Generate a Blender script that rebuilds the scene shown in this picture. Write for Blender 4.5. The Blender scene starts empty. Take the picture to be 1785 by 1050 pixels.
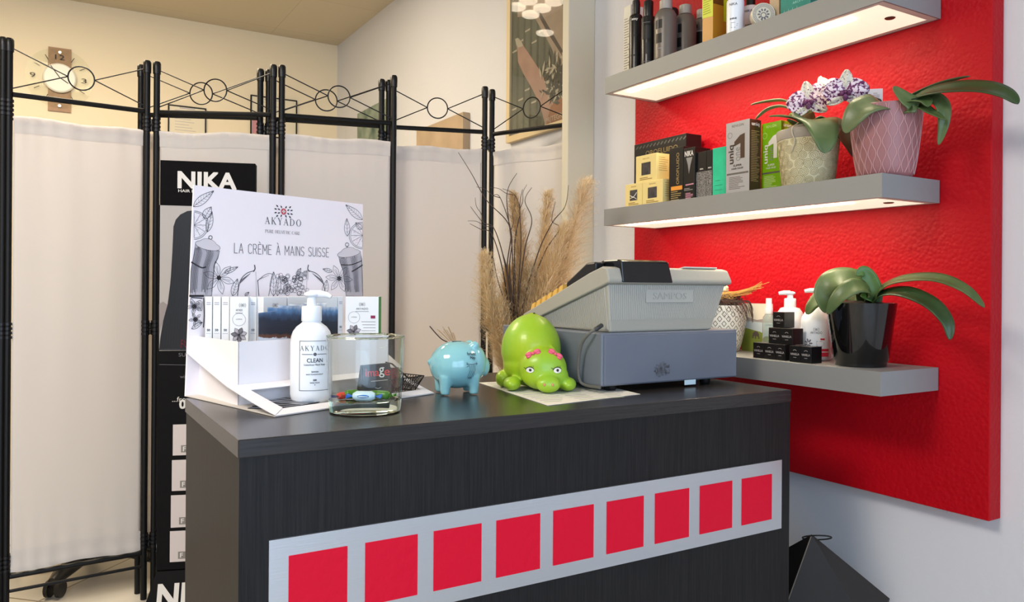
import bpy, math, random
from mathutils import Vector, Matrix
random.seed(7)
PI = math.pi
scene = bpy.context.scene
COL = scene.collection

# ------------------------------------------------------------------ camera
ZC, FPX, YAW, ROLL, HOR = 1.08, 1365.63, 0.5417145, 0.00709, 501.4
fwd = Vector((math.sin(YAW), math.cos(YAW), 0))
rgt0 = Vector((math.cos(YAW), -math.sin(YAW), 0))
up0 = Vector((0, 0, 1))
RGT = rgt0 * math.cos(ROLL) + up0 * math.sin(ROLL)
UPV = -rgt0 * math.sin(ROLL) + up0 * math.cos(ROLL)
EYE = Vector((0, 0, ZC))
cd = bpy.data.cameras.new('camera')
cam = bpy.data.objects.new('camera', cd)
COL.objects.link(cam)
mw = Matrix.Identity(4)
for i in range(3):
    mw[i][0], mw[i][1], mw[i][2], mw[i][3] = RGT[i], UPV[i], -fwd[i], EYE[i]
cam.matrix_world = mw
cd.sensor_width = 36
cd.lens = 36 * FPX / 1785
cd.shift_y = -23.6 / 1785
cd.clip_start = 0.02
scene.camera = cam
vs = scene.view_settings
vs.view_transform = 'Standard'; vs.look = 'None'; vs.gamma = 1; vs.use_curve_mapping = False
vs.exposure = 0.06

# ------------------------------------------------------------------ world and lights
w = bpy.data.worlds.new('daylight'); scene.world = w; w.use_nodes = True
w.node_tree.nodes['Background'].inputs[0].default_value = (0.62, 0.75, 1.0, 1)
w.node_tree.nodes['Background'].inputs[1].default_value = 1.6

def area(name, loc, aim, sx, sy, power, color, spread=180):
    l = bpy.data.lights.new(name, 'AREA'); l.shape = 'RECTANGLE'; l.size = sx; l.size_y = sy
    l.energy = power; l.color = color; l.spread = math.radians(spread)
    o = bpy.data.objects.new(name, l); COL.objects.link(o); o.location = loc
    o.rotation_euler = (Vector(aim) - Vector(loc)).to_track_quat('-Z', 'Y').to_euler()
    return o

area('shop_window_daylight', (-0.35, -2.35, 1.40), (0.3, 3, 1.0), 3.1, 2.2, 74, (0.54, 0.75, 1.0))
area('ceiling_light_over_counter', (-1.1, 0.9, 2.62), (-0.7, 1.25, 0), 1.0, 0.8, 64, (1.0, 0.91, 0.81))
area('salon_fill_light', (-0.05, 3.50, 2.62), (0.0, 3.6, 0), 1.3, 0.6, 62, (1.0, 0.84, 0.60))  # added fill to brighten the salon, set outside the poster's mirror view

# ------------------------------------------------------------------ helpers
def px(x, y, X=None, Y=None, Z=None, D=None, P=None, N=None):
    """point of the room that lies at frame position x, y on a given plane"""
    d = fwd + RGT * ((x - 892.5) / FPX) - UPV * ((y - HOR) / FPX)
    if X is not None: t = X / d.x
    elif Y is not None: t = Y / d.y
    elif Z is not None: t = (Z - ZC) / d.z
    elif D is not None: t = D
    else: t = (Vector(P) - EYE).dot(N) / d.dot(N)
    return EYE + d * t

def s2l(c):
    c = c / 255
    return c / 12.92 if c <= 0.04045 else ((c + 0.055) / 1.055) ** 2.4
def rgb(r, g, b): return (s2l(r), s2l(g), s2l(b), 1)

MATS = {}
def mat(name, col, rough=0.5, metal=0.0, bump=0, bscale=200, var=0, vscale=5, trans=0, ior=1.45, emit=0,
        coat=0, spec=0.5, stretch=None, var2=None, sss=0, alpha=1):
    if name in MATS: return MATS[name]
    m = bpy.data.materials.new(name); m.use_nodes = True; MATS[name] = m
    nt = m.node_tree; b = nt.nodes['Principled BSDF']
    if len(col) == 3: col = rgb(*col)
    b.inputs['Base Color'].default_value = col
    b.inputs['Roughness'].default_value = rough
    b.inputs['Metallic'].default_value = metal
    b.inputs['IOR'].default_value = ior
    b.inputs['Specular IOR Level'].default_value = spec
    b.inputs['Transmission Weight'].default_value = trans
    b.inputs['Coat Weight'].default_value = coat
    b.inputs['Alpha'].default_value = alpha
    if coat: b.inputs['Coat Roughness'].default_value = 0.08
    if sss:
        b.inputs['Subsurface Weight'].default_value = sss
        b.inputs['Subsurface Radius'].default_value = (0.02, 0.015, 0.01)
        b.inputs['Subsurface Scale'].default_value = 0.3
    if emit:
        b.inputs['Emission Color'].default_value = col
        b.inputs['Emission Strength'].default_value = emit
    if bump or var:
        tc = nt.nodes.new('ShaderNodeTexCoord'); mp = nt.nodes.new('ShaderNodeMapping')
        nt.links.new(tc.outputs['Object'], mp.inputs['Vector'])
        if stretch: mp.inputs['Scale'].default_value = stretch
    if var:
        n = nt.nodes.new('ShaderNodeTexNoise'); n.inputs['Scale'].default_value = vscale; n.inputs['Detail'].default_value = 5
        nt.links.new(mp.outputs['Vector'], n.inputs['Vector'])
        mx = nt.nodes.new('ShaderNodeMix'); mx.data_type = 'RGBA'
        c2 = rgb(*var2) if var2 else tuple(c * (1 - var) for c in col[:3]) + (1,)
        c1 = col if var2 else tuple(min(1, c * (1 + var)) for c in col[:3]) + (1,)
        r = nt.nodes.new('ShaderNodeMapRange'); r.inputs[1].default_value = 0.3; r.inputs[2].default_value = 0.7
        nt.links.new(n.outputs['Fac'], r.inputs[0]); nt.links.new(r.outputs[0], mx.inputs[0])
        mx.inputs[6].default_value = c1; mx.inputs[7].default_value = c2
        nt.links.new(mx.outputs[2], b.inputs['Base Color'])
    if bump:
        n = nt.nodes.new('ShaderNodeTexNoise'); n.inputs['Scale'].default_value = bscale; n.inputs['Detail'].default_value = 3
        nt.links.new(mp.outputs['Vector'], n.inputs['Vector'])
        bp = nt.nodes.new('ShaderNodeBump'); bp.inputs['Strength'].default_value = bump; bp.inputs['Distance'].default_value = 0.002
        nt.links.new(n.outputs['Fac'], bp.inputs['Height']); nt.links.new(bp.outputs[0], b.inputs['Normal'])
    return m

def thin_glass(name, tint=(245, 250, 248), ior=1.45):
    m = bpy.data.materials.new(name); m.use_nodes = True; nt = m.node_tree; nt.nodes.remove(nt.nodes['Principled BSDF'])
    a = nt.nodes.new('ShaderNodeBsdfTransparent'); g = nt.nodes.new('ShaderNodeBsdfGlossy'); x = nt.nodes.new('ShaderNodeMixShader'); fr = nt.nodes.new('ShaderNodeFresnel')
    a.inputs[0].default_value = rgb(*tint); g.inputs['Roughness'].default_value = 0.02
    ge = nt.nodes.new('ShaderNodeNewGeometry'); mi = nt.nodes.new('ShaderNodeMix'); mi.inputs[2].default_value = ior; mi.inputs[3].default_value = 1/ior
    nt.links.new(ge.outputs['Backfacing'], mi.inputs[0]); nt.links.new(mi.outputs[0], fr.inputs[0])
    nt.links.new(fr.outputs[0], x.inputs[0]); nt.links.new(a.outputs[0], x.inputs[1]); nt.links.new(g.outputs[0], x.inputs[2])
    nt.links.new(x.outputs[0], nt.nodes['Material Output'].inputs[0]); MATS[name] = m
    return m

def nodes_of(m): return m.node_tree, m.node_tree.nodes['Principled BSDF']

class MB:
    """collects vertices and faces of one mesh"""
    def __init__(s): s.v, s.f, s.mi = [], [], []
    def add(s, vs, fs, mi=0):
        o = len(s.v); s.v += [tuple(p) for p in vs]
        for f in fs: s.f.append([i + o for i in f]); s.mi.append(mi)
        return s
    def box(s, x0, x1, y0, y1, z0, z1, mi=0):
        return s.add([(x0,y0,z0),(x1,y0,z0),(x1,y1,z0),(x0,y1,z0),(x0,y0,z1),(x1,y0,z1),(x1,y1,z1),(x0,y1,z1)],
              [(0,3,2,1),(4,5,6,7),(0,1,5,4),(1,2,6,5),(2,3,7,6),(3,0,4,7)], mi)
    def tube(s, pts, r, seg=8, cap=True, mi=0, closed=False):
        pts = [Vector(p) for p in pts]; n = len(pts); rs = r if isinstance(r, (list, tuple)) else [r] * n
        vs, fs = [], []
        nrm = None
        for i, p in enumerate(pts):
            if closed: t = pts[(i + 1) % n] - pts[i - 1]
            else: t = pts[min(i + 1, n - 1)] - pts[max(i - 1, 0)]
            t.normalize()
            if nrm is None:
                nrm = t.orthogonal().normalized()
            else:
                nrm = (nrm - t * nrm.dot(t)); nrm = nrm.normalized() if nrm.length > 1e-6 else t.orthogonal().normalized()
            bn = t.cross(nrm)
            for k in range(seg):
                a = 2 * PI * k / seg
                vs.append(p + (nrm * math.cos(a) + bn * math.sin(a)) * rs[i])
        m = n if closed else n - 1
        for i in range(m):
            for k in range(seg):
                j = (i + 1) % n
                fs.append((i*seg+k, i*seg+(k+1)%seg, j*seg+(k+1)%seg, j*seg+k))
        if cap and not closed:
            fs.append(tuple(range(seg))[::-1]); fs.append(tuple(range((n-1)*seg, n*seg)))
        return s.add(vs, fs, mi)
    def lathe(s, prof, seg=40, c=(0,0,0), mi=0, close=False):
        """prof: list of (radius, z); radius 0 ends become poles"""
        vs, fs, idx = [], [], []
        for r, z in prof:
            if r < 1e-6: idx.append([len(vs)]); vs.append((c[0], c[1], c[2] + z))
            else:
                idx.append(list(range(len(vs), len(vs) + seg)))
                for k in range(seg):
                    a = 2 * PI * k / seg; vs.append((c[0] + r*math.cos(a), c[1] + r*math.sin(a), c[2] + z))
        rings = list(zip(idx, idx[1:]))
        if close: rings.append((idx[-1], idx[0]))
        for a, b in rings:
            for k in range(seg):
                k2 = (k + 1) % seg
                if len(a) == 1 and len(b) == 1: continue
                if len(a) == 1: fs.append((a[0], b[k2], b[k]))
                elif len(b) == 1: fs.append((a[k], a[k2], b[0]))
                else: fs.append((a[k], a[k2], b[k2], b[k]))
        return s.add(vs, fs, mi)
    def ell(s, c, r, seg=20, rings=12, rot=None, mi=0):
        vs, fs = [], []
        R = rot or Matrix.Identity(3)
        for i in range(rings + 1):
            th = PI * i / rings
            for k in range(seg):
                a = 2 * PI * k / seg
                vs.append(Vector(c) + R @ Vector((r[0]*math.sin(th)*math.cos(a), r[1]*math.sin(th)*math.sin(a), r[2]*math.cos(th))))
        for i in range(rings):
            for k in range(seg):
                k2 = (k + 1) % seg
                if i == 0: fs.append((i*seg, (i+1)*seg+k, (i+1)*seg+k2))
                elif i == rings-1: fs.append((i*seg+k, (i+1)*seg, i*seg+k2))
                else: fs.append((i*seg+k, (i+1)*seg+k, (i+1)*seg+k2, i*seg+k2))
        return s.add(vs, fs, mi)
    def prism(s, pts, h0, h1, mp=lambda a, b, h: (a, b, h), mi=0):
        n = len(pts)
        return s.add([mp(a, b, h0) for a, b in pts] + [mp(a, b, h1) for a, b in pts],
              [tuple(range(n))[::-1], tuple(range(n, 2*n))] + [(i, (i+1)%n, n+(i+1)%n, n+i) for i in range(n)], mi)
    def grid(s, nu, nv, fn, mi=0):
        vs = [fn(i / nu, j / nv) for j in range(nv + 1) for i in range(nu + 1)]
        return s.add(vs, [(j*(nu+1)+i, j*(nu+1)+i+1, (j+1)*(nu+1)+i+1, (j+1)*(nu+1)+i) for j in range(nv) for i in range(nu)], mi)
    # flat print: mp maps (x, y) on the face to a point
    def poly(s, pts, mp, mi=0):
        return s.add([mp(*p) for p in pts], [tuple(range(len(pts)))], mi)
    def stroke(s, pts, wd, mp, mi=0, closed=False):
        pts = [Vector(p[:2]) for p in pts]; n = len(pts); L = []
        if n < 2: return s
        for i, p in enumerate(pts):
            t = (pts[(i+1) % n] - pts[i-1]) if closed else (pts[min(i+1, n-1)] - pts[max(i-1, 0)])
            if t.length < 1e-9: t = Vector((1, 0))
            t.normalize(); nn = Vector((-t.y, t.x)) * wd / 2; L.append((p + nn, p - nn))
        vs = [mp(q.x, q.y) for ab in L for q in ab]
        m = n if closed else n - 1
        return s.add(vs, [(2*i, 2*i+1, 2*((i+1)%n)+1, 2*((i+1)%n)) for i in range(m)], mi)
    def text(s, body, x, y, mp, h=None, w=None, bold=0, rot=0, align=0, space=1, mi=0, sx=1):
        v, f = glyphs(body, 0, space)
        if not v: return s
        xs = [a for a, b in v]; ys = [b for a, b in v]
        W = max(xs) - min(xs); H = max(ys) - min(ys)
        if h: ky = h / H; kx = (w / W) if w else ky * sx
        else: kx = w / W; ky = kx / sx
        cx = (min(xs) + max(xs)) / 2 + align * W / 2; cy = min(ys)
        ca, sa = math.cos(rot), math.sin(rot)
        e = max(bold, 0)
        c0 = Vector(mp(x, y)); nr = (Vector(mp(x + .001, y)) - c0).cross(Vector(mp(x, y + .001)) - c0).normalized() * .00005
        for i, (ox, oy) in enumerate(((0, 0),) if e < .004 else ((-e, -e*.6), (e, -e*.6), (-e, e*.6), (e, e*.6), (0, 0))):
            out = []
            for a, b in v:
                a2, b2 = (a + ox - cx) * kx, (b + oy - cy) * ky
                out.append(Vector(mp(x + a2*ca - b2*sa, y + a2*sa + b2*ca)) + nr*i)
            s.add(out, f, mi)
        return s
    def build(s, name, mats, parent=None, smooth=True, bevel=0, angle=40, loc=None, rz=None, mods=()):
        me = bpy.data.meshes.new(name)
        me.from_pydata(s.v, [], s.f)
        if not isinstance(mats, (list, tuple)): mats = [mats]
        for m in mats: me.materials.append(m)
        if len(mats) > 1: me.polygons.foreach_set('material_index', s.mi)
        if smooth:
            me.polygons.foreach_set('use_smooth', [True] * len(me.polygons))
            me.update(); me.set_sharp_from_angle(angle=math.radians(angle))
        me.update()
        o = bpy.data.objects.new(name, me); COL.objects.link(o)
        if parent is not None: o.parent = parent
        if loc is not None: o.location = loc
        if rz is not None: o.rotation_euler = (0, 0, rz)
        if bevel:
            b = o.modifiers.new('edge', 'BEVEL'); b.width = bevel; b.segments = 2; b.limit_method = 'ANGLE'; b.angle_limit = math.radians(35)
        for kind, kw in mods:
            q = o.modifiers.new(kind.lower(), kind)
            for k, val in kw.items(): setattr(q, k, val)
        return o

_G = {}
def glyphs(body, bold=0, space=1):
    key = (body, bold, space)
    if key in _G: return _G[key]
    cu = bpy.data.curves.new('lettering_source', 'FONT'); cu.body = body; cu.offset = bold; cu.space_character = space
    cu.resolution_u = 3
    ob = bpy.data.objects.new('lettering_source', cu)
    me = bpy.data.meshes.new_from_object(ob)
    v = [(p.co.x, p.co.y) for p in me.vertices]; f = [tuple(q.vertices) for q in me.polygons]
    bpy.data.objects.remove(ob); bpy.data.curves.remove(cu); bpy.data.meshes.remove(me)
    _G[key] = (v, f)
    return _G[key]

def tag(o, label, cat, group=None, kind=None):
    o['label'] = label; o['category'] = cat
    if group: o['group'] = group
    if kind: o['kind'] = kind
    return o
def thing(name, label, cat, loc=(0,0,0), rz=0, group=None):
    o = bpy.data.objects.new(name, None); COL.objects.link(o); o.location = loc; o.rotation_euler = (0,0,rz)
    o.empty_display_size = 0.05
    return tag(o, label, cat, group)
def struct(o):
    o['kind'] = 'structure'; return o
def arc(c, r, a0, a1, n=16, ry=None, rot=0):
    ry = ry or r; out = []
    for i in range(n + 1):
        a = a0 + (a1 - a0) * i / n; x, y = r * math.cos(a), ry * math.sin(a)
        out.append((c[0] + x*math.cos(rot) - y*math.sin(rot), c[1] + x*math.sin(rot) + y*math.cos(rot)))
    return out
def spline(P, n=12):
    """smooth curve through control points of any dimension"""
    P = [Vector(p) for p in P]; out = []
    for i in range(len(P) - 1):
        a = P[max(i-1, 0)]; b = P[i]; c = P[i+1]; d = P[min(i+2, len(P)-1)]
        for k in range(n):
            t = k / n
            out.append(0.5 * ((2*b) + (c - a)*t + (2*a - 5*b + 4*c - d)*t*t + (3*b - a - 3*c + d)*t**3))
    out.append(P[-1]); return out

# the serif capitals of the cream maker, as thick and thin strokes
SERIF = {
 'A': (0.78, [((0.08,0),(0.40,1),.045),((0.37,1),(0.70,0),.12),((0.2,.36),(0.55,.36),.045)], [(0.08,0),(0.70,0)]),
 'K': (0.80, [((0.14,0),(0.14,1),.12),((0.17,.42),(0.66,1),.045),((0.32,.58),(0.70,0),.12)], [(0.14,0),(0.14,1),(0.66,1),(0.70,0)]),
 'Y': (0.74, [((0.10,1),(0.38,.47),.12),((0.38,.47),(0.66,1),.045),((0.38,0),(0.38,.48),.12)], [(0.10,1),(0.66,1),(0.38,0)]),
 'D': (0.84, [((0.14,0),(0.14,1),.12)], [(0.14,0),(0.14,1)]),
 'O': (0.90, [], []),
}
SERIF.update({
 'E': (0.66, [((.14,0),(.14,1),.12),((.14,.975),(.58,.975),.05),((.14,.52),(.50,.52),.05),((.14,.025),(.60,.025),.05)], [(.14,0),(.14,1)]),
 'H': (0.86, [((.14,0),(.14,1),.12),((.72,0),(.72,1),.12),((.14,.52),(.72,.52),.05)], [(.14,0),(.14,1),(.72,0),(.72,1)]),
 'L': (0.62, [((.14,0),(.14,1),.12),((.14,.025),(.56,.025),.05)], [(.14,0),(.14,1)]),
 'V': (0.74, [((.08,1),(.37,0),.12),((.37,0),(.66,1),.045)], [(.08,1),(.66,1)]),
 'T': (0.70, [((.35,0),(.35,1),.12),((.04,.975),(.66,.975),.05)], [(.35,0)]),
 'I': (0.28, [((.14,0),(.14,1),.12)], [(.14,0),(.14,1)]),
 'P': (0.66, [((.14,0),(.14,1),.12)], [(.14,0),(.14,1)]),
 'R': (0.74, [((.14,0),(.14,1),.12),((.34,.48),(.68,0),.12)], [(.14,0),(.14,1),(.66,0)]),
 'U': (0.84, [((.14,.3),(.14,1),.12),((.70,.3),(.70,1),.05)], [(.14,1),(.70,1)]),
 'C': (0.80, [], []), ' ': (0.3, [], [])})
# thin single-line capitals
LINE = {'L': [[(0,1),(0,0),(.42,0)]], 'A': [[(0,0),(.27,1),(.54,0)],[(.09,.33),(.45,.33)]], 'C': [[(.46,.84),(.34,.98),(.14,.98),(0,.8),(0,.2),(.14,.02),(.34,.02),(.46,.16)]],
 'R': [[(0,0),(0,1),(.3,1),(.44,.88),(.44,.64),(.3,.5),(0,.5)],[(.26,.5),(.48,0)]], 'E': [[(.42,1),(0,1),(0,0),(.42,0)],[(0,.52),(.34,.52)]], 'M': [[(0,0),(0,1),(.3,.35),(.6,1),(.6,0)]],
 'I': [[(0,0),(0,1)]], 'N': [[(0,0),(0,1),(.46,0),(.46,1)]], 'S': [[(.44,.86),(.32,.98),(.12,.98),(0,.84),(0,.66),(.12,.54),(.34,.46),(.44,.34),(.44,.16),(.32,.02),(.12,.02),(0,.14)]],
 'U': [[(0,1),(0,.18),(.12,.02),(.34,.02),(.46,.18),(.46,1)]], 'g': [[(.12,1.28),(.26,1.12)]], ' ': []}
def line_word(mb, word, x0, x1, y, h, wd, mp, mi=0, gap=.22):
    L = []; cx = 0
    for c in word:
        acc = c in '\u00c8\u00c0'; b = {'\u00c8': 'E', '\u00c0': 'A'}.get(c, c)
        for pl in LINE[b] + (LINE['g'] if acc else []): L.append([(cx + p[0], p[1]) for p in pl])
        cx += (max([p[0] for pl in LINE[b] for p in pl] + [0]) if b != ' ' else .30) + gap
    k = (x1 - x0)/(cx - gap)
    for pl in L:
        Q = [Vector((x0 + a*k, y + b*h)) for a, b in pl]
        for p, q in zip(Q, Q[1:]):
            d = (q - p).normalized()*wd*.45; mb.stroke([p - d, q + d], wd, mp, mi)
def serif_word(mb, word, x, y, h, mp, mi=0, gap=0.28, align=0.5):
    W = sum(SERIF[c][0] + gap for c in word) - gap
    cx = x - W * h * align
    for c in word:
        wd, st, sf = SERIF[c]
        M = lambda a, b, cx=cx: mp(cx + a*h, y + b*h)
        for a, b, t in st: mb.stroke([a, b], t, M, mi)
        for a, b in sf:
            q = b - 0.02 if b else 0.0
            mb.poly([(a-.13, q), (a+.13, q), (a+.13, q+.035), (a-.13, q+.035)], M, mi)
        def ring(cx_, cy_, rx, ry, a0, a1, n=20):
            o = arc((cx_, cy_), rx, a0, a1, n, ry); i_ = arc((cx_, cy_), rx-.125, a0, a1, n, ry-.04)
            for k in range(n): mb.poly([o[k], o[k+1], i_[k+1], i_[k]], M, mi)
        if c == 'O': ring(.45, .5, .42, .52, 0, 2*PI, 28)
        if c == 'C': ring(.44, .5, .40, .52, .75, 2*PI-.75, 24)
        if c in 'PR': ring(.30, .74, .34, .26, -PI/2, PI/2, 14)
        if c == 'U': ring(.42, .32, .34, .33, PI, 2*PI, 16)
        if c == 'D':
            ring(.30, .5, .50, .5, -PI/2, PI/2)
            mb.poly([(.14,0),(.32,0),(.32,.04),(.14,.04)], M, mi); mb.poly([(.14,.96),(.32,.96),(.32,1),(.14,1)], M, mi)
        cx += (wd + gap) * h
    return mb
def crest(mb, x, y, h, mp, dark=0, red=1, white=2):
    mb.poly(arc((x, y), h*.5, 0, 2*PI, 18)[:-1], mp, red)
    up_ = lambda a, b: Vector(mp(a, b))
    e = h * .002 + 0.00015
    nrm = (up_(x+h, y) - up_(x, y)).cross(up_(x, y+h) - up_(x, y)).normalized() * e
    m2 = lambda a, b: up_(a, b) + nrm
    mb.poly([(x-h*.3,y-h*.1),(x+h*.3,y-h*.1),(x+h*.3,y+h*.1),(x-h*.3,y+h*.1)], m2, white)
    mb.poly([(x-h*.1,y-h*.3),(x+h*.1,y-h*.3),(x+h*.1,y+h*.3),(x-h*.1,y+h*.3)], m2, white)
    for sx in (-1, 1):
        for r_, angs, l in ((.66, (-62, -21, 21, 62), .56), (1.24, (-38, -13, 13, 38), .58)):
            for th in angs:
                a = math.radians(th) if sx > 0 else PI - math.radians(th); q = h*.13; l_ = h*l
                bx, by = x + r_*h*math.cos(a), y + r_*h*.8*math.sin(a)
                mb.poly([(bx, by), (bx + l_*.5*math.cos(a) - q*math.sin(a), by + l_*.5*math.sin(a) + q*math.cos(a)),
                         (bx + l_*math.cos(a), by + l_*math.sin(a)), (bx + l_*.5*math.cos(a) + q*math.sin(a), by + l_*.5*math.sin(a) - q*math.cos(a))], mp, dark)
    return mb
# ------------------------------------------------------------------ materials of the room
def tile_mat(name, c1, c2, grout, size, rot, mortar, rough):
    m = mat(name, c1, rough)
    nt, b = nodes_of(m)
    tc = nt.nodes.new('ShaderNodeTexCoord'); mp = nt.nodes.new('ShaderNodeMapping'); mp.inputs['Rotation'].default_value = (0, 0, rot)
    br = nt.nodes.new('ShaderNodeTexBrick'); br.offset = 0
    br.inputs['Color1'].default_value = rgb(*c1); br.inputs['Color2'].default_value = rgb(*c2); br.inputs['Mortar'].default_value = rgb(*grout)
    br.inputs['Scale'].default_value = 1; br.inputs['Brick Width'].default_value = size[0]; br.inputs['Row Height'].default_value = size[1]
    br.inputs['Mortar Size'].default_value = mortar
    nt.links.new(tc.outputs['Object'], mp.inputs['Vector']); nt.links.new(mp.outputs[0], br.inputs['Vector']); nt.links.new(br.outputs['Color'], b.inputs['Base Color'])
    return m
M_floor = tile_mat('floor_tile', (198, 194, 188), (190, 186, 180), (120, 110, 100), (0.44, 0.44), PI/4, 0.004, 0.32)
M_ceil = tile_mat('ceiling_board', (196, 184, 160), (199, 187, 163), (176, 164, 140), (1.25, 0.62), 0, 0.002, 0.8)
M_wall = mat('wall_paint', (228, 214, 186), 0.75, bump=0.15, bscale=120)
M_wallr = mat('plaster_paint', (206, 207, 212), 0.75, bump=0.35, bscale=60)
M_black = mat('black_metal', (13, 13, 14), 0.45, spec=.35)
M_blackp = mat('black_plastic', (16, 16, 18), 0.35)
M_white = mat('white_card', (232, 231, 234), 0.6)
M_paper = mat('paper_white', (222, 218, 208), 0.7)
M_ink = mat('ink_dark', (38, 36, 42), 0.7)
M_inkg = mat('ink_grey', (112, 108, 116), 0.7)
M_inkl = mat('ink_pale_grey', (172, 168, 176), 0.7)
M_inkw = mat('ink_white', (226, 222, 216), 0.6)
M_red = mat('print_red', (196, 40, 60), 0.6)
M_chrome = mat('brushed_steel', (176, 176, 178), 0.28, 1.0, bump=0.06, bscale=300, stretch=(1, 60, 60))

# ------------------------------------------------------------------ the room shell
XW, YB, HC, XL, YF = 1.693, 5.10, 2.69, -3.2, -2.2
struct(MB().box(XL-.1, XW+.1, YF-.1, YB+.1, -0.1, 0).build('floor', M_floor, smooth=False))
struct(MB().box(XL-.1, XW+.1, YF-.1, YB+.1, HC, HC+.1).build('ceiling', M_ceil, smooth=False))
struct(MB().box(XW, XW+.1, YF-.1, YB+.1, 0, HC).build('wall_right', M_wallr, smooth=False))
struct(MB().box(XL-.1, XW, YB, YB+.1, 0, HC).build('wall_back', M_wall, smooth=False))
struct(MB().box(XL-.1, XL, YF-.1, YB, 0, HC).build('wall_left', M_wall, smooth=False))
wf = MB().box(XL, -1.9, YF-.1, YF, 0, HC).box(1.45, XW, YF-.1, YF, 0, HC).box(-1.9, 1.45, YF-.1, YF, 0, 0.28).box(-1.9, 1.45, YF-.1, YF, 2.55, HC)
struct(wf.build('wall_front', M_wall, smooth=False))
wn = MB()
for x in (-1.9, -0.25, 1.40): wn.box(x, x+.05, YF-.07, YF-.02, 0.28, 2.55)
wn.box(-1.85, 1.40, YF-.07, YF-.02, 0.28, 0.33).box(-1.85, 1.40, YF-.07, YF-.02, 2.50, 2.55)
struct(wn.build('window_1', mat('window_frame_paint', (90, 92, 96), 0.5), smooth=False))
# the short return wall where the shop turns into the salon, paler edge towards the room
struct(MB().box(1.578, XW, 2.25, 2.288, 0, HC).build('wall_return', mat('return_wall_paint', (205, 198, 178), 0.8, bump=0.1, bscale=80), smooth=False, bevel=0.003))

# ------------------------------------------------------------------ red shelf wall
XP = 1.65
m = mat('red_embossed', (170, 3, 20), 0.5, spec=.2)
nt, b = nodes_of(m)
tc = nt.nodes.new('ShaderNodeTexCoord'); mp = nt.nodes.new('ShaderNodeMapping'); mp.inputs['Scale'].default_value = (1, 1, 1)
vo = nt.nodes.new('ShaderNodeTexVoronoi'); vo.inputs['Scale'].default_value = 115; vo.feature = 'SMOOTH_F1'; vo.inputs['Smoothness'].default_value = 0.4
no = nt.nodes.new('ShaderNodeTexNoise'); no.inputs['Scale'].default_value = 70; no.inputs['Detail'].default_value = 4
ma = nt.nodes.new('ShaderNodeMath'); ma.operation = 'MULTIPLY_ADD'; ma.inputs[1].default_value = 1.5
bp = nt.nodes.new('ShaderNodeBump'); bp.inputs['Strength'].default_value = 0.32; bp.inputs['Distance'].default_value = 0.002; bp.invert = True
nt.links.new(tc.outputs['Object'], mp.inputs['Vector']); nt.links.new(mp.outputs[0], vo.inputs['Vector']); nt.links.new(mp.outputs[0], no.inputs['Vector'])
nt.links.new(vo.outputs['Distance'], ma.inputs[0]); nt.links.new(no.outputs['Fac'], ma.inputs[2])
nt.links.new(ma.outputs[0], bp.inputs['Height']); nt.links.new(bp.outputs[0], b.inputs['Normal'])
M_redw = m
o = MB().box(XP, XW, 0.86, 1.975, 0.612, 2.25).build('wall_panel', M_redw, smooth=False, bevel=0.002)
tag(o, 'large bright red embossed wall panel carrying the three silver shelves', 'wall panel')

M_shelf = mat('shelf_silver', (142, 143, 142), 0.55, 0.25, bump=0.05, bscale=250, stretch=(1, 0.03, 1))
M_diff = bpy.data.materials.new('lit_diffuser'); M_diff.use_nodes = True
_b = M_diff.node_tree.nodes['Principled BSDF']
_b.inputs['Base Color'].default_value = rgb(245, 240, 225); _b.inputs['Roughness'].default_value = 0.5
_b.inputs['Emission Color'].default_value = rgb(255, 244, 214); _b.inputs['Emission Strength'].default_value = 0.72
M_tube = mat('lit_tube', (255, 240, 206), 0.5, emit=60)
XS, Y0, Y1 = 1.447, 0.966, 1.872
SHELVES = {'low': (0.866, 0.915), 'mid': (1.267, 1.316), 'top': (1.662, 1.711)}
for key, lab in (('low', 'lowest silver shelf, the one carrying the black boxes and the black pot'),
                 ('mid', 'middle silver shelf with lit underside, carrying two orchid pots'),
                 ('top', 'topmost silver shelf with lit underside, carrying the grey bottles')):
    z0, z1 = SHELVES[key]
    t = thing('wall_shelf', lab, 'shelf', (XP - 0.002, (Y0+Y1)/2, z0), 0, 'silver shelves on the red panel')
    dx, hy = XP - 0.002 - XS, (Y1-Y0)/2
    b_ = MB(); th = 0.004
    b_.box(-dx, 0, -hy, hy, z1-z0-th, z1-z0).box(-dx, -dx+th, -hy, hy, 0, z1-z0-th).box(-th, 0, -hy, hy, 0, z1-z0-th)
    b_.box(-dx+th, -th, -hy, -hy+th, 0, z1-z0-th).box(-dx+th, -th, hy-th, hy, 0, z1-z0-th)
    b_.build('shelf_body', M_shelf, t, smooth=False)
    rim = MB().box(-dx+th, -dx+.014, -hy+th, hy-th, 0, .002).box(-.018, -th, -hy+th, hy-th, 0, .002).box(-dx+.014, -.018, -hy+th, -hy+.02, 0, .002).box(-dx+.014, -.018, hy-.02, hy-th, 0, .002)
    rim.build('diffuser_rim', mat('rim_white', (214, 208, 196), 0.5), t, smooth=False)
    MB().box(-dx+.014, -.018, -hy+.02, hy-.02, .0005, .0035).build('light_diffuser', M_diff if key != 'low' else M_white, t, smooth=False)
    if key != 'low': MB().box(-dx+.034, -dx+.052, -hy+.10, hy-.06, -.001, .0005).build('lamp_tube', M_tube, t, smooth=False)
    MB().lathe([(0, -.0015), (.009, -.0015), (.011, 0), (.011, .001), (0, .001)], 24, (-.095, -hy+.055, 0)).build('touch_switch', mat('switch_bronze', (96, 84, 66), 0.4, 0.6), t)

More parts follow.
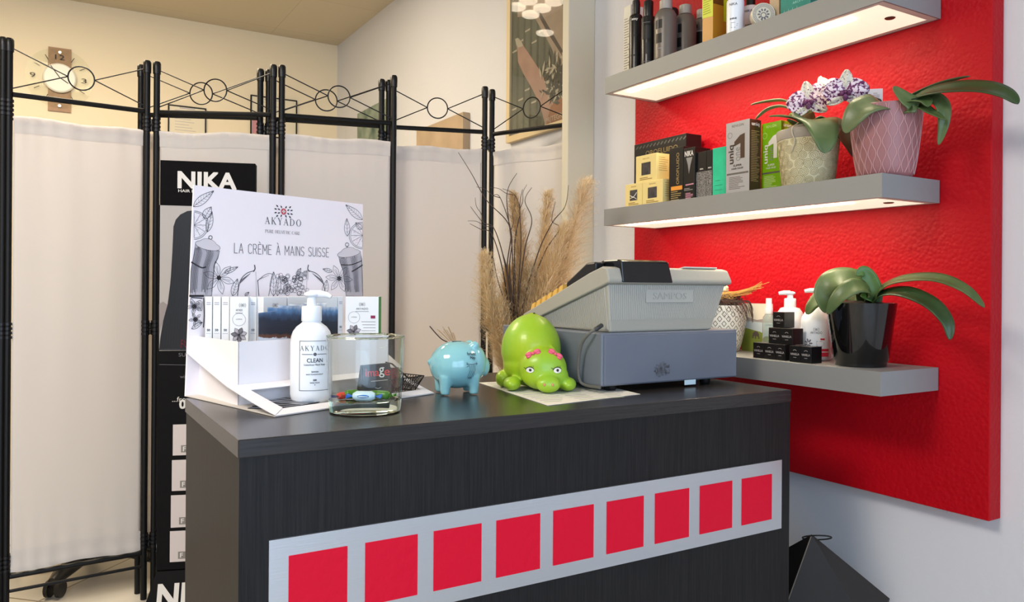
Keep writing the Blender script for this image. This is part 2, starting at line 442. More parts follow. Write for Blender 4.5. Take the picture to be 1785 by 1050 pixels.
# ------------------------------------------------------------------ reception counter
T = 0.866
m = mat('dark_wood', (44, 42, 44), 0.36)
def wood(name, c1, c2, scale, rough):
    m = mat(name, c1, rough); nt, b = nodes_of(m)
    tc = nt.nodes.new('ShaderNodeTexCoord'); mp = nt.nodes.new('ShaderNodeMapping'); mp.inputs['Scale'].default_value = scale
    n = nt.nodes.new('ShaderNodeTexNoise'); n.inputs['Scale'].default_value = 1; n.inputs['Detail'].default_value = 6; n.inputs['Roughness'].default_value = 0.65
    r = nt.nodes.new('ShaderNodeValToRGB'); r.color_ramp.elements[0].position = .35; r.color_ramp.elements[1].position = .68
    r.color_ramp.elements[0].color = rgb(*c1); r.color_ramp.elements[1].color = rgb(*c2)
    b.inputs['Specular IOR Level'].default_value = .3 if scale[2] < 50 else .5
    bp = nt.nodes.new('ShaderNodeBump'); bp.inputs['Strength'].default_value = 0.12; bp.inputs['Distance'].default_value = 0.001
    nt.links.new(tc.outputs['Object'], mp.inputs[0]); nt.links.new(mp.outputs[0], n.inputs['Vector']); nt.links.new(n.outputs['Fac'], r.inputs[0])
    nt.links.new(r.outputs[0], b.inputs['Base Color']); nt.links.new(n.outputs['Fac'], bp.inputs['Height']); nt.links.new(bp.outputs[0], b.inputs['Normal'])
    return m
M_woodv = wood('dark_wood_upright_grain', (13, 11, 12), (31, 29, 29), (330, 330, 9), 0.5)
M_woodh = wood('dark_wood_top', (30, 27, 27), (46, 42, 40), (7, 260, 260), 0.26)
CX0, CX1, CY0 = 0.2355, 1.373, 1.123
t = thing('reception_counter', 'dark brown wood reception counter with steel strip of red squares', 'counter', (CX0, CY0, 0))
W_ = CX1 - CX0; DS, DB = 0.464, 0.585
topo = [(0, 0), (W_, 0), (W_, DB), (0.40, DB), (0.40, DS), (0, DS)]
MB().prism(topo, T-.026, T).build('counter_top', M_woodh, t, smooth=False, bevel=0.0015)
MB().box(0.002, W_-.002, 0.002, .022, 0, T-.026).build('front_panel', M_woodv, t, smooth=False)
MB().box(0.002, .022, .022, DS-.002, 0, T-.026).build('side_panel', M_woodv, t, smooth=False)
MB().box(W_-.022, W_-.002, .022, DB-.002, 0, T-.026).build('side_panel', M_woodv, t, smooth=False)
MB().box(.022, .40, DS-.022, DS-.002, 0.05, T-.026).build('back_panel', M_woodv, t, smooth=False)
MB().box(.42, W_-.022, DB-.022, DB-.002, 0.05, T-.026).build('back_panel', M_woodv, t, smooth=False)
zs0, zs1 = 0.576, 0.7205
sx0, sx1 = 0.278 - CX0, 1.3415 - CX0
m = mat('strip_steel', (206, 210, 216), 0.30, 0.95, bump=0.08, bscale=400, stretch=(0.05, 1, 1))
st = MB().box(sx0, sx1, -.0025, .0019, zs0, zs1).build('steel_strip', m, t, smooth=False)
m_sq = mat('red_inlay', (214, 8, 44), 0.5, spec=.2, bump=0.4, bscale=70)
edges = [(503, 605), (636, 727), (755, 838), (864, 940), (963, 1033), (1056, 1120), (1140, 1199), (1218, 1274), (1291, 1343)]
for a, b in edges:
    xa = px(a, 900, Y=CY0).x - CX0; xb = px(b, 900, Y=CY0).x - CX0
    MB().box(xa, xb, -.0035, -.0005, zs0 + .024, zs1 - .026).build('red_square', m_sq, st, smooth=False)

# ------------------------------------------------------------------ folding screens
def LD(lat, d): return (lat * math.cos(YAW) + d * math.sin(YAW), -lat * math.sin(YAW) + d * math.cos(YAW))
def PD(x, d): return LD((x - 892.5) / FPX * d, d)
m = bpy.data.materials.new('screen_cloth'); m.use_nodes = True; nt = m.node_tree; nt.nodes.remove(nt.nodes['Principled BSDF'])
d1 = nt.nodes.new('ShaderNodeBsdfDiffuse'); d2 = nt.nodes.new('ShaderNodeBsdfTranslucent'); mx = nt.nodes.new('ShaderNodeMixShader')
d1.inputs[0].default_value = rgb(240, 234, 228); d2.inputs[0].default_value = rgb(240, 232, 222); mx.inputs[0].default_value = 0.34
nt.links.new(d1.outputs[0], mx.inputs[1]); nt.links.new(d2.outputs[0], mx.inputs[2]); nt.links.new(mx.outputs[0], nt.nodes['Material Output'].inputs[0])
M_cloth = m
def folding_screen(label, panels, loose=0):
    root = thing('folding_screen', label, 'folding screen', (panels[0][0][0], panels[0][0][1], 0), 0, 'white cloth folding screens')
    ox, oy = panels[0][0]
    for k, (a, b) in enumerate(panels):
        a = Vector((a[0]-ox, a[1]-oy, 0)); b = Vector((b[0]-ox, b[1]-oy, 0)); u = (b - a); L = u.length; u.normalize(); n = Vector((u.y, -u.x, 0))
        P = lambda s, z, o=0.0: a + u*s + n*o + Vector((0, 0, z))
        for s in (0, L):
            MB().tube([P(s, .0), P(s, 1.83)], .0105, 12).build('pole', M_black, root)
            MB().lathe([(0, 0), (.0125, 0), (.0132, .02), (.013, .036), (.010, .042), (0, .044)], 14, P(s, 1.808)).build('pole_cap', M_blackp, root)
        for z, r in ((1.676, .0085), (.160, .0085), (.114, .0055)):
            MB().tube([P(.01, z), P(L-.01, z)], r, 8).build('rail', M_black, root)
        MB().tube([P(.01, 1.600, -.009), P(L-.01, 1.600, -.009)], .004, 8).build('cloth_rod', M_black, root)
        zr = 1.757; R = .0385
        MB().tube([P(L/2 + R*math.cos(2*PI*i/32), zr + R*math.sin(2*PI*i/32)) for i in range(32)], .0024, 6, closed=True).build('ring', M_black, root)
        for sg, s0 in ((-1, .01), (1, L-.01)):
            for z_ in (1.82, 1.695): MB().tube([P(s0, z_), P(L/2 + sg*R, zr)], .002, 6).build('cross_wire', M_black, root)
        rr = random.Random(k + 11*loose)
        ph = [rr.uniform(0, 6.28) for _ in range(6)]
        def cl(i, j, P=P, L=L, ph=ph):
            s = .012 + i*(L-.024); z = .170 + j*1.442
            gather = math.exp(-(1-j)*16) + math.exp(-j*16)
            o_ = .0011*math.sin(18*i + ph[0]) * (.4 + math.sin(3*j + ph[1])) + gather*.0022*math.sin(46*i + ph[2] + 3*math.sin(5*i)) + .0012*math.sin(7*i + 2*j + ph[3])
            o_ += .0055 * math.exp(-((1-j)*1.442 - .006)**2 / .00012) + .004*math.exp(-(j*1.442-.01)**2 / .0002)
            return P(s, z - gather*.0035*(1+math.sin(9*i+ph[4])) * (1 if j > .5 else -1), o_ + .001)
        fb = MB().grid(40, 90, cl).build('cloth_panel', M_cloth, root, mods=[('SOLIDIFY', {'thickness': .0008})])
        for j0, j1, nm in ((.0, .046, 'lower_hem'), (.962, .9985, 'rod_sleeve')):
            MB().grid(40, 6, lambda i, j: Vector(cl(i, j0 + (j1-j0)*j)) + n*.0022).build(nm, M_cloth, fb)
        hem = MB()
        for z in (1.560, .235): hem.grid(40, 1, lambda i, j, z=z: Vector(cl(i, (z-.170)/1.442)) + n*.0012 + Vector((0, 0, (j-.5)*.0022)))
        hem.build('hem_seam', mat('seam_thread', (196, 190, 180), 0.8), fb)
        if k + 1 < len(panels):
            c = Vector((panels[k+1][0][0]-ox, panels[k+1][0][1]-oy, 0)); mid = (b + c)/2; dv = c - b
            for z in (1.63, .93, .20):
                h = MB()
                for q in range(4): h.tube([b + Vector((0,0,z-.022+q*.014)), b + Vector((0,0,z-.014+q*.014))], .0135, 10)
                h.tube([b + Vector((0,0,z)), c + Vector((0,0,z))], .0035, 6)
                for q in (-.012, .012): h.tube([mid + Vector((0,0,z+q-.008)), mid + Vector((0,0,z+q+.008))], .006, 8)
                for q in range(4): h.tube([c + Vector((0,0,z-.022+q*.014)), c + Vector((0,0,z-.014+q*.014))], .0135, 10)
                h.build('hinge', M_blackp, root)
    return root
folding_screen('white cloth folding screen with black poles, standing right behind the black hair-care display',
   [(LD(-1.95, 2.30), PD(3, 2.445)), (PD(13.5, 2.455), PD(254, 2.69)), (PD(271, 2.703), PD(474, 2.73)), (PD(489, 2.735), PD(684, 2.857))], 0)
folding_screen('second white cloth folding screen, overlapped by the first and running behind the dried grass',
   [(PD(243.5, 2.742), PD(451.5, 2.785)), (PD(466, 2.795), PD(663, 2.910)), (PD(675.5, 2.922), PD(843, 3.007)), (PD(855.5, 3.05), LD(.221, 2.84))], 1)

# ------------------------------------------------------------------ office chair base seen under the screen
c = px(175, 1012, D=3.0); c.z = 0
t = thing('office_chair', 'black office chair behind the screen, its castor base showing under the cloth', 'chair', (c.x, c.y, 0), 0)
for k in range(5):
    a = 2*PI*k/5 + math.radians(239); ca, sa = math.cos(a), math.sin(a)
    MB().tube([(.02*ca, .02*sa, .082), (.16*ca, .16*sa, .080), (.28*ca, .28*sa, .066), (.315*ca, .315*sa, .058)], [.034, .030, .024, .016], 12).build('base_leg', M_blackp, t)
    w_ = MB()
    for s in (-1, 1): w_.tube([(.30*ca - sa*.012*s, .30*sa + ca*.012*s, .030), (.30*ca - sa*.026*s, .30*sa + ca*.026*s, .030)], .029, 16)
    w_.tube([(.30*ca, .30*sa, .035), (.30*ca, .30*sa, .06)], .008, 8)
    w_.build('castor', M_blackp, t)
MB().tube([(0,0,.045), (0,0,.16)], .05, 16).tube([(0,0,.16), (0,0,.46)], .018, 12).build('gas_column', M_blackp, t)
MB().box(-.23, .23, -.22, .22, .46, .53).build('seat', mat('black_vinyl', (22, 22, 24), 0.5), t, bevel=.03)
MB().grid(12, 8, lambda i, j: (-.21 + .42*i, .22 + .03*math.cos((i-.5)*2.4) - .03, .60 + .38*j)).build('backrest', mat('black_vinyl', (22, 22, 24), 0.5), t, mods=[('SOLIDIFY', {'thickness': .05})])
MB().box(-.03, .03, .20, .235, .50, .66).build('back_bracket', M_blackp, t, bevel=.004)

# ------------------------------------------------------------------ black hair-care floor display
u = Vector((math.cos(-YAW + .21), math.sin(-YAW + .21), 0)); o0 = px(277, 600, D=2.40); o0.z = 0
ang = math.atan2(u.y, u.x)
t = thing('floor_display', 'tall black cardboard hair-care display with white lettering and a long black hair photo', 'display stand', tuple(o0), ang)
nn = Vector((u.y, -u.x, 0))
def loc_(x, y):
    p = px(x, y, P=o0, N=nn) - o0
    return (p.dot(u), p.z)
Wn = loc_(445, 300)[0]; zt = loc_(278, 279)[1]; zh = loc_(278, 357)[1]; zb = loc_(276, 996)[1]
M_disp = mat('display_black', (6, 4, 5), 0.65, spec=.12); M_disp2 = mat('display_charcoal', (13, 12, 13), 0.6, spec=.15)
MB().box(0, Wn, 0, .045, zh, zt).build('header_board', M_disp, t, smooth=False, bevel=.001)
bodyo = MB().box(-.004, Wn+.004, .004, .15, zb, zh).build('display_body', M_disp2, t, smooth=False, bevel=.001)
F = lambda a, b, e=.0006: (a, -e, b)
Fb = lambda a, b: (a, .0028, b)
Fc = lambda a, b: (a, .0034, b)
q = MB()
xa, za = loc_(311, 327); xb, zb2 = loc_(411, 327)
q.text('NIKA', (xa+xb)/2, loc_(311, 327.5)[1], F, h=loc_(311, 299)[1]-loc_(311, 327.5)[1], w=xb-xa, bold=.035)
q.text('HAIR BEAUTY', xa + .047, loc_(311, 335)[1], F, h=.0085, bold=.01, w=.094)
q.build('lettering', M_inkw, bodyo)
ph_ = MB()
zp0 = loc_(278, 612)[1]
ph_.poly([(0, zp0), (Wn, zp0), (Wn, zh-.001), (0, zh-.001)], Fc, 0)
hair = [(302,395),(306,383),(314,374),(326,368),(345,366),(372,380),(380,420),(384,480),(380,560),(378,611),(277,611),(279,590),(284,560),(292,530),(297,490),(300,440)]
ph_.poly([loc_(*p) for p in hair], Fb, 1)
ph_.poly([loc_(*p) for p in [(277,530),(284,526),(292,532),(288,545),(280,572),(277,585)]], Fb, 2)
for k in range(9):
    x_ = 296 + k*4
    ph_.stroke([loc_(x_ + 8, 400 + 6*k), loc_(x_ + 3, 470), loc_(x_ - 3, 540), loc_(x_ - 12 + k, 605)], .0016, lambda a, b: (a, .0023, b), 3)
ph_.build('hair_photo', [mat('photo_grey', (178, 172, 168), 0.45), mat('photo_hair', (15, 13, 15), 0.35), mat('photo_skin', (150, 140, 138), 0.5), mat('hair_sheen', (24, 22, 25), 0.35)], bodyo, smooth=False)
q = MB()
q.text('Re', loc_(319, 600)[0]+.01, loc_(319, 607)[1], Fb, h=.026, w=.036)
q.build('script_lettering', mat('ink_plum', (150, 40, 62), 0.6), bodyo)
q = MB()
q.stroke([loc_(277, 609), loc_(335, 609)], .0012, Fb).stroke([loc_(277, 636), loc_(335, 637)], .0012, Fb)
q.text('SUBLIME', loc_(311, 618)[0]+.035, loc_(311, 622)[1], Fb, h=.011, w=.07)
q.text('with', loc_(314, 655)[0]+.011, loc_(311, 660)[1], Fb, h=.010, w=.024)
q.build('faint_lettering', M_inkg, bodyo)
q = MB()
q.text('...from', loc_(301, 690)[0]+.026, loc_(303, 701)[1], Fb, h=.015, w=.056)
q.text('0', loc_(318, 705)[0], loc_(313, 713)[1], Fb, h=.027, bold=.035)
q.build('lettering', M_inkw, bodyo)
cards = MB()
for (ya, yb) in ((741, 795), (803, 857), (864.5, 921), (927, 981)):
    xl = loc_(301 - (ya-741)*.028, ya)[0]
    cards.poly([(xl, loc_(300, yb)[1]), (xl + .11, loc_(300, yb)[1]), (xl + .11, loc_(300, ya)[1]), (xl, loc_(300, ya)[1])], Fc, 0)
    zc = loc_(300, yb - 5)[1]
    cards.poly([(xl+.024, zc), (xl+.07, zc), (xl+.07, zc+.022), (xl+.024, zc+.022)], Fb, 1)
    cards.text('F', xl+.034, zc+.004, lambda a, b: (a, .0022, b), h=.014, bold=.03, mi=2)
cards.build('price_cards', [mat('card_rose_white', (214, 203, 200), 0.55), mat('card_grey', (136, 130, 124), 0.55), M_inkw], bodyo, smooth=False)
base = MB()
xl0, zl0 = loc_(275, 998)[0], zb - .002
base.add([(xl0-.004, 0, zl0), (Wn+.004, 0, zl0), (Wn+.06, -.075, .0), (xl0-.06, -.075, .0), (xl0-.004, .15, zl0), (Wn+.004, .15, zl0), (Wn+.06, .16, 0), (xl0-.06, .16, 0)],
   [(3,2,1,0), (0,1,5,4), (4,5,6,7), (2,6,5,1), (0,4,7,3), (3,7,6,2)])
bo = base.build('display_base', M_disp2, t, smooth=False)
slope = lambda a, b: (a, -.075*(zl0-b)/zl0 - .0012, b)
q = MB()
za, zb3 = zl0 - .035, zl0 - .10
q.text('NIKA', loc_(288, 1040)[0]+.085, zb3, slope, h=za-zb3, w=.20, bold=.035)
q.text('HAIR BEAUTY', loc_(288, 1040)[0]+.06, zb3-.018, slope, h=.010, w=.12)
q.build('lettering', M_inkw, bo)

# ------------------------------------------------------------------ things on the far walls
cc = px(104, 137, Y=YB-.012)
t = thing('wall_clock', 'round glass wall clock with wood strip and white hub, above the screen', 'clock', (cc.x, YB-.001, cc.z))
m_gl = thin_glass('clock_glass', (251, 252, 250), 1.12)
CF = lambda a, b, e=0: (a, -.020 - e, b)
MB().prism(arc((0, 0), .168, 0, 2*PI, 64)[:-1], -.012, -.016, lambda a, b, h: (a, h, b)).build('glass_disc', m_gl, t, smooth=False)
MB().box(-.056, .056, -.011, 0, -.185, .172).build('wood_strip', mat('clock_wood', (156, 122, 92), 0.5, var=.12, vscale=40), t, smooth=False)
MB().lathe([(0, .034), (.074, .034), (.081, .028), (.082, .017), (0, .017)], 48).build('hub', mat('clock_white', (226, 222, 210), 0.35), t).rotation_euler = (PI/2, 0, 0)
for k in range(12):
    a = k*PI/6
    if k % 3: MB().stroke([(.112*math.sin(a), .112*math.cos(a)), (.142*math.sin(a), .142*math.cos(a))], .0035, CF).build('hour_mark', M_ink, t, smooth=False)
for s_, x_, z_ in (('12', 0, .105), ('3', .120, -.012), ('6', 0, -.135), ('9', -.130, -.012)): MB().text(s_, x_, z_, CF, h=.026, w=.026 if len(s_) == 1 else .046).build('numeral', M_ink, t, smooth=False)
for nm, a, l in (('hour_hand', 2.15, .05), ('minute_hand', -.62, .075)):
    MB().tube([(0, -.037, 0), (l*math.sin(a), -.037, l*math.cos(a))], .0022, 6).build(nm, M_ink, t)
MB().tube([(0, -.0165, .145), (0, -.022, .145)], .008, 12).tube([(0, -.0165, -.155), (0, -.022, -.155)], .008, 12).build('stud', M_chrome, t)

def frame(name, label, cat, c, wd, ht, fm, fw_, axis, group=None, dp=.014):
    """picture frame on the far wall (axis Y) or on the right wall (axis X); local -Y looks at the room"""
    t = thing(name, label, cat, c, 0 if axis == 'Y' else -PI/2, group)
    fb = MB().box(-wd/2, wd/2, -dp, 0, -ht/2, -ht/2+fw_).box(-wd/2, wd/2, -dp, 0, ht/2-fw_, ht/2)
    fb.box(-wd/2, -wd/2+fw_, -dp, 0, -ht/2+fw_, ht/2-fw_).box(wd/2-fw_, wd/2, -dp, 0, -ht/2+fw_, ht/2-fw_)
    fb.build('frame', fm, t, smooth=False)
    return t
for (x0, y0, x1, y1, lab, left) in ((293, 181.5, 359.5, 240, 'thin black framed certificate on the back wall, nearest the wall clock', 0),
                        (437, 165, 518, 236, 'thin black framed certificate with pink photo, on the back wall near the room corner', 1)):
    a = px(x0, y0, Y=YB-.012); b = px(x1, y0 + (x1-x0)*.1, Y=YB-.012); lo = px(x0, y1, Y=YB-.012)
    wd, ht = b.x - a.x, a.z - lo.z
    t = frame('certificate', lab, 'certificate', ((a.x+b.x)/2, YB-.001, (a.z+lo.z)/2), wd, ht, M_black, .007, 'Y', 'framed certificates')
    MB().box(-wd/2+.006, wd/2-.006, -.008, 0, -ht/2+.006, ht/2-.006).build('sheet', mat('certificate_paper', (218, 208, 184), 0.35), t, smooth=False)
    q = MB(); G = lambda a, b: (a, -.0086, b)
    for k in range(9): q.stroke([(-wd*.32, ht*.36-k*ht*.085), (wd*(.05 + .22*((k*7) % 5)/5), ht*.36-k*ht*.085)], .0028, G)
    q.stroke([(-wd*.2, ht*.43), (wd*.2, ht*.43)], .006, G)
    q.build('writing', M_inkl, t, smooth=False)
    if left:
        MB().poly([(-wd*.46, -ht*.45), (-wd*.24, -ht*.45), (-wd*.24, .02), (-wd*.46, .02)], G).build('photo', mat('photo_pink', (190, 130, 140), 0.5), t, smooth=False)

# canvases on the right wall, further back
def right_canvas(name, label, y0, y1, zlo, zhi, dp, m, cat='painting'):
    t = thing(name, label, cat, (XW-.001, (y0+y1)/2, (zlo+zhi)/2), -PI/2)
    MB().box(-(y1-y0)/2, (y1-y0)/2, -dp, 0, -(zhi-zlo)/2, (zhi-zlo)/2).build('canvas', m, t, smooth=False)
    return t, y1-y0, zhi-zlo
mg = mat('painted_green', (62, 84, 74), 0.7, var=1, vscale=9, var2=(148, 160, 144))
right_canvas('green_painting', 'grey green abstract painting on the salon wall, beside the room corner', 4.07, 4.62, 1.55, 2.14, .03, mg)
t, wd, ht = right_canvas('feather_painting', 'beige canvas with orange and blue feathers on the salon wall', 3.20, 3.72, 1.40, 1.885, .035, mat('canvas_beige', (172, 150, 124), 0.8, var=.1, vscale=8))
G = lambda a, b: (a, -.0356, b)
q = MB()
def feather(cx_, cy_, l, wdt, a, mi):
    pts = [(-wdt*math.sin(PI*k/10)*(1-k/14), l*k/10) for k in range(11)] + [(wdt*math.sin(PI*k/10)*(1-k/14), l*k/10) for k in range(9, 0, -1)]
    q.poly([(cx_ + x*math.cos(a) - y*math.sin(a), cy_ + x*math.sin(a) + y*math.cos(a)) for x, y in pts], lambda x, y, mi=mi: (x, -.0355 - .0004*mi, y), mi)
for cx_, cy_, l, wdt, a, mi in ((-.22,-.18,.20,.05,-.5,0), (-.14,-.20,.26,.045,-.55,1), (-.05,-.20,.27,.06,-.35,0), (.07,-.2,.28,.06,-.45,1), (.13,-.22,.30,.07,-.3,2), (.2,-.24,.3,.06,-.2,1), (.02,-.22,.2,.03,-.5,3)):
    feather(cx_, cy_, l, wdt, a, mi)
q.build('feathers', [mat('paint_blue', (58, 70, 84), 0.6, var=.5, vscale=30), mat('paint_orange', (206, 110, 44), 0.6, var=.2, vscale=20), mat('paint_red', (176, 62, 34), 0.6), mat('paint_yellow', (196, 164, 84), 0.6)], t, smooth=False)

# tall framed poster of two hands
y0, y1, zlo, zhi = 2.30, 2.835, 1.685, 2.47
t = thing('hand_poster', 'tall glazed poster of two hands with white flowers in pale wood frame', 'poster', (XW-.001, (y0+y1)/2, (zlo+zhi)/2), -PI/2)
wd, ht = y1-y0, zhi-zlo; fw_ = .026
fb = MB().box(-wd/2, wd/2, -.022, 0, -ht/2, -ht/2+fw_).box(-wd/2, wd/2, -.022, 0, ht/2-fw_, ht/2).box(-wd/2, -wd/2+fw_, -.022, 0, -ht/2+fw_, ht/2-fw_).box(wd/2-fw_, wd/2, -.022, 0, -ht/2+fw_, ht/2-fw_)
fb.build('frame', mat('pale_wood', (208, 188, 148), 0.5), t, smooth=False, bevel=.001)
pc = Vector((XW-.012, (y0+y1)/2, (zlo+zhi)/2))
def hp(x, y):
    p = px(x, y, X=XW-.012) - pc
    return (-p.y, p.z)
cl_ = lambda p: (max(-wd/2+fw_, min(wd/2-fw_, p[0])), max(-ht/2+fw_, min(ht/2-fw_, p[1])))
pr = MB()
Z_ = lambda e: (lambda a, b: (a, -.010 - e, b))
pr.poly([(-wd/2+fw_, -ht/2+fw_), (wd/2-fw_, -ht/2+fw_), (wd/2-fw_, ht/2-fw_), (-wd/2+fw_, ht/2-fw_)], Z_(0), 0)
for k in range(8):
    x_ = -wd/2 + fw_ + .004 + k*.05
    pr.poly([(x_, -ht/2+fw_), (x_+.034, -ht/2+fw_), (x_+.04, ht/2-fw_), (x_+.006, ht/2-fw_)], Z_(.0003), 1)
    for z_ in (-.26, -.02, .2): pr.poly([(x_, z_+.03*(k%3)), (x_+.036, z_+.03*(k%3)), (x_+.038, z_+.008+.03*(k%3)), (x_, z_+.006+.03*(k%3))], Z_(.0005), 5)
hand1 = [(898,68),(903,66),(909,72),(914,82),(925,98),(938,118),(948,136),(956,165),(975,200),(990,205),(1010,240),(950,250),(946,200),(938,175),(925,150),(912,128),(903,108),(902,88)]
hand2 = [(902,30),(915,28),(932,30),(940,45),(950,62),(962,85),(972,110),(985,130),(1010,150),(1010,60),(990,30),(975,0),(965,-40),(905,-40)]
pr.poly([cl_(hp(*p)) for p in hand2], Z_(.0009), 2)
pr.poly([cl_(hp(*p)) for p in hand1], Z_(.0012), 3)
pr.poly([cl_(hp(*p)) for p in [(898,68),(903,66),(909,72),(912,80),(904,83),(900,78)]], Z_(.0015), 5)
pr.poly([cl_(hp(*p)) for p in [(935,20),(940,18),(960,52),(985,95),(980,97),(955,58)]], Z_(.0014), 4)
pr.poly([cl_(hp(*p)) for p in [(960,185),(985,165),(1010,160),(1010,235),(952,240)]], Z_(.0014), 6)
rr = random.Random(3)
for k in range(150):
    cx_, cy_ = hp(rr.gauss(972, 13), rr.gauss(140, 20)); a = rr.uniform(0, 6.3); l = rr.uniform(.010, .026)
    pts = [(cx_ + l*math.cos(a), cy_ + l*math.sin(a)*1.5), (cx_ + l*.3*math.cos(a+1.6), cy_ + l*.3*math.sin(a+1.6)), (cx_ - l*math.cos(a), cy_ - l*math.sin(a)*1.2), (cx_ + l*.3*math.cos(a-1.6), cy_ + l*.3*math.sin(a-1.6))]
    pr.poly([cl_(p) for p in pts], Z_(.0018 + .00001*k), 7 if k % 3 else 5)
pr.build('poster_print', [mat('poster_dark_green', (66, 72, 62), 0.6, var=.3, vscale=6), mat('poster_green', (88, 94, 80), 0.6, var=.2, vscale=12, stretch=(1, 1, .2)), mat('poster_skin_shade', (160, 142, 124), 0.6, var=.15, vscale=10), mat('poster_skin', (168, 134, 118), 0.6, var=.12, vscale=14),
   mat('poster_shadow', (58, 50, 46), 0.6), mat('poster_pale', (176, 170, 150), 0.6), mat('poster_orange', (146, 92, 58), 0.6), mat('poster_soot', (56, 56, 50), 0.6)], t, smooth=False)
q = MB(); a = hp(953, 217)
q.text('PRJTEGRI', a[0]+.055, a[1], Z_(.0035), h=.026, w=.12, rot=.03)
q.build('lettering', mat('ink_cream', (190, 172, 148), 0.6), t, smooth=False)
MB().box(-wd/2+fw_, wd/2-fw_, -.0175, -.0155, -ht/2+fw_, ht/2-fw_).build('glazing', thin_glass('picture_glass', (250, 250, 250), 1.5), t, smooth=False)

# round ceiling lamps of the salon, mirrored in the poster glass
M_lamp = mat('lamp_disc', (255, 238, 212), 0.5, emit=4.6)
t = thing('ceiling_lamp', 'cluster lamp of round lit discs on the salon ceiling', 'lamp', (1.075, 3.63, HC))
MB().box(-.24, .24, -.24, .24, -.03, 0).build('lamp_plate', mat('lamp_plate_white', (226, 220, 208), 0.5), t, smooth=False, bevel=.004)
for i in range(3):
    for j in range(4 if i % 2 == 0 else 3):
        MB().lathe([(0, -.05), (.046, -.05), (.050, -.045), (.050, -.03), (0, -.03)], 28, (-.13 + i*.13, -.18 + j*.12 + (i % 2)*.06, 0)).build('lamp_disc', M_lamp, t)
t = thing('ceiling_spot', 'small round recessed spot lamp on the salon ceiling', 'lamp', (.638, 4.128, HC))
MB().lathe([(0, -.012), (.05, -.012), (.055, -.006), (.055, 0), (0, 0)], 28).build('lamp_disc', M_lamp, t)
# ------------------------------------------------------------------ hand-cream display on the counter
DA = math.radians(20.6)
DU = Vector((math.cos(DA), math.sin(DA), 0)); DV = Vector((-math.sin(DA), math.cos(DA), 0)); D0 = Vector((.328, 1.289, T))
def DW(a, b, z=0): return D0 + DU*a + DV*b + Vector((0, 0, z))
t = thing('card_display', 'white cardboard hand-cream display with drawn fruit and flowers on its back board', 'display', tuple(D0 + Vector((0, 0, .0006))), DA)
VB, BW0, BW1, BH = .331, .030, .468, .407
M_card = mat('display_card', (244, 238, 244), 0.6); TR = .385; F0 = .370
MB().prism([(BW0, 0), (BW1, 0), (BW1, BH), (BW0+.014, BH)], VB, VB+.004, lambda a, b, h: (a, h, b)).build('back_board', M_card, t, smooth=False)
MB().prism([(0, 0), (F0, 0), (BW1, VB), (BW0, VB)], 0, .0012).build('base_sheet', mat('base_card', (206, 200, 192), 0.7), t, smooth=False)
TB = .150
tr = MB()
for pts in ([(.027, TB), (TR, TB), (TR, TB+.0015), (.027, TB+.0015)], [(.027, TB), (.029, TB), (.059, VB), (.057, VB)], [(TR-.0015, TB), (TR, TB), (BW1-.005, VB), (BW1-.0065, VB)]): tr.prism(pts, .0012, .1135)
tr.prism([(.029, TB+.0015), (TR-.0015, TB+.0015), (BW1-.007, VB-.0005), (.0585, VB-.0005)], .075, .0765)
tr.build('tray', mat('tray_card', (238, 233, 236), 0.6), t, smooth=False)
MB().box(BW0, .057, VB-.0016, VB-.0004, .082, .083).build('crease', M_inkl, t, smooth=False)
# sloping apron with its window
def AZ(v): return .0022 + .082 * (max(v, 0)/VB)**1.12
ap = MB()
def strip(pts_a, pts_b):
    n = len(pts_a); vs = [(a, b, AZ(b)) for a, b in pts_a] + [(a, b, AZ(b)) for a, b in pts_b]
    ap.add(vs, [(i, i+1, n+i+1, n+i) for i in range(n-1)])
S = lambda p, q, n=10: [(p[0] + (q[0]-p[0])*i/n, p[1] + (q[1]-p[1])*i/n) for i in range(n+1)]
strip(S((0, 0), (F0, 0)), S((.034, .028), (F0-.008, .028)))
strip(S((0, 0), (.005, TB)), S((.034, .028), (.034, TB-.028)))
strip(S((.005, TB), (F0+.028, TB-.0003)), S((.034, TB-.028), (F0+.012, TB-.028)))
strip(S((F0, 0), (F0+.028, TB)), S((F0-.008, .028), (F0+.012, TB-.028)))
strip(S((.005, TB), (BW0, VB-.001)), S((.0268, TB), (.0565, VB-.001)))
strip(S((F0+.029, TB), (BW1-.004, VB-.001)), S((F0+.060, TB+.004), (BW1+.034, VB-.001)))
ap.build('apron', mat('apron_card', (234, 232, 236), 0.55), t, smooth=False, mods=[('SOLIDIFY', {'thickness': .0012})])
# drawing and lettering of the back board, in frame positions of the board
BP0 = DW(0, VB); 
def bd(x, y):
    p = px(x, y, P=BP0, N=DV) - D0
    return (p.dot(DU), p.z)
def zc(x, y): return bd(310 + x/4.2, 310 + y/4.2)
BM = lambda a, b, e=0: (a, VB - .0006 - e, b)
dr = MB(); rr = random.Random(5)
def ln(pts, wd=.0009, mi=0, sm=True, closed=False):
    P = [Vector((*zc(*p), 0)) for p in pts]
    if sm and len(P) > 2: P = spline(P, 6)
    dr.stroke(P, wd, BM, mi, closed)
def leaf_dr(x0, y0, x1, y1, wd, veins=6):
    a = Vector((x0, y0)); b = Vector((x1, y1)); d_ = b - a; n_ = Vector((-d_.y, d_.x)).normalized()
    L = [a + d_*k/8 + n_*wd*math.sin(PI*(k/8)**.8) for k in range(9)]; R_ = [a + d_*k/8 - n_*wd*math.sin(PI*(k/8)**.8) for k in range(9)]
    ln(L); ln(R_); ln([a, b], .0007)
    for k in range(1, veins):
        c_ = a + d_*k/veins
        for s in (-1, 1): ln([c_, c_ + d_*.10 + n_*wd*.75*s*math.sin(PI*(k/veins)**.8)], .0005, 1)
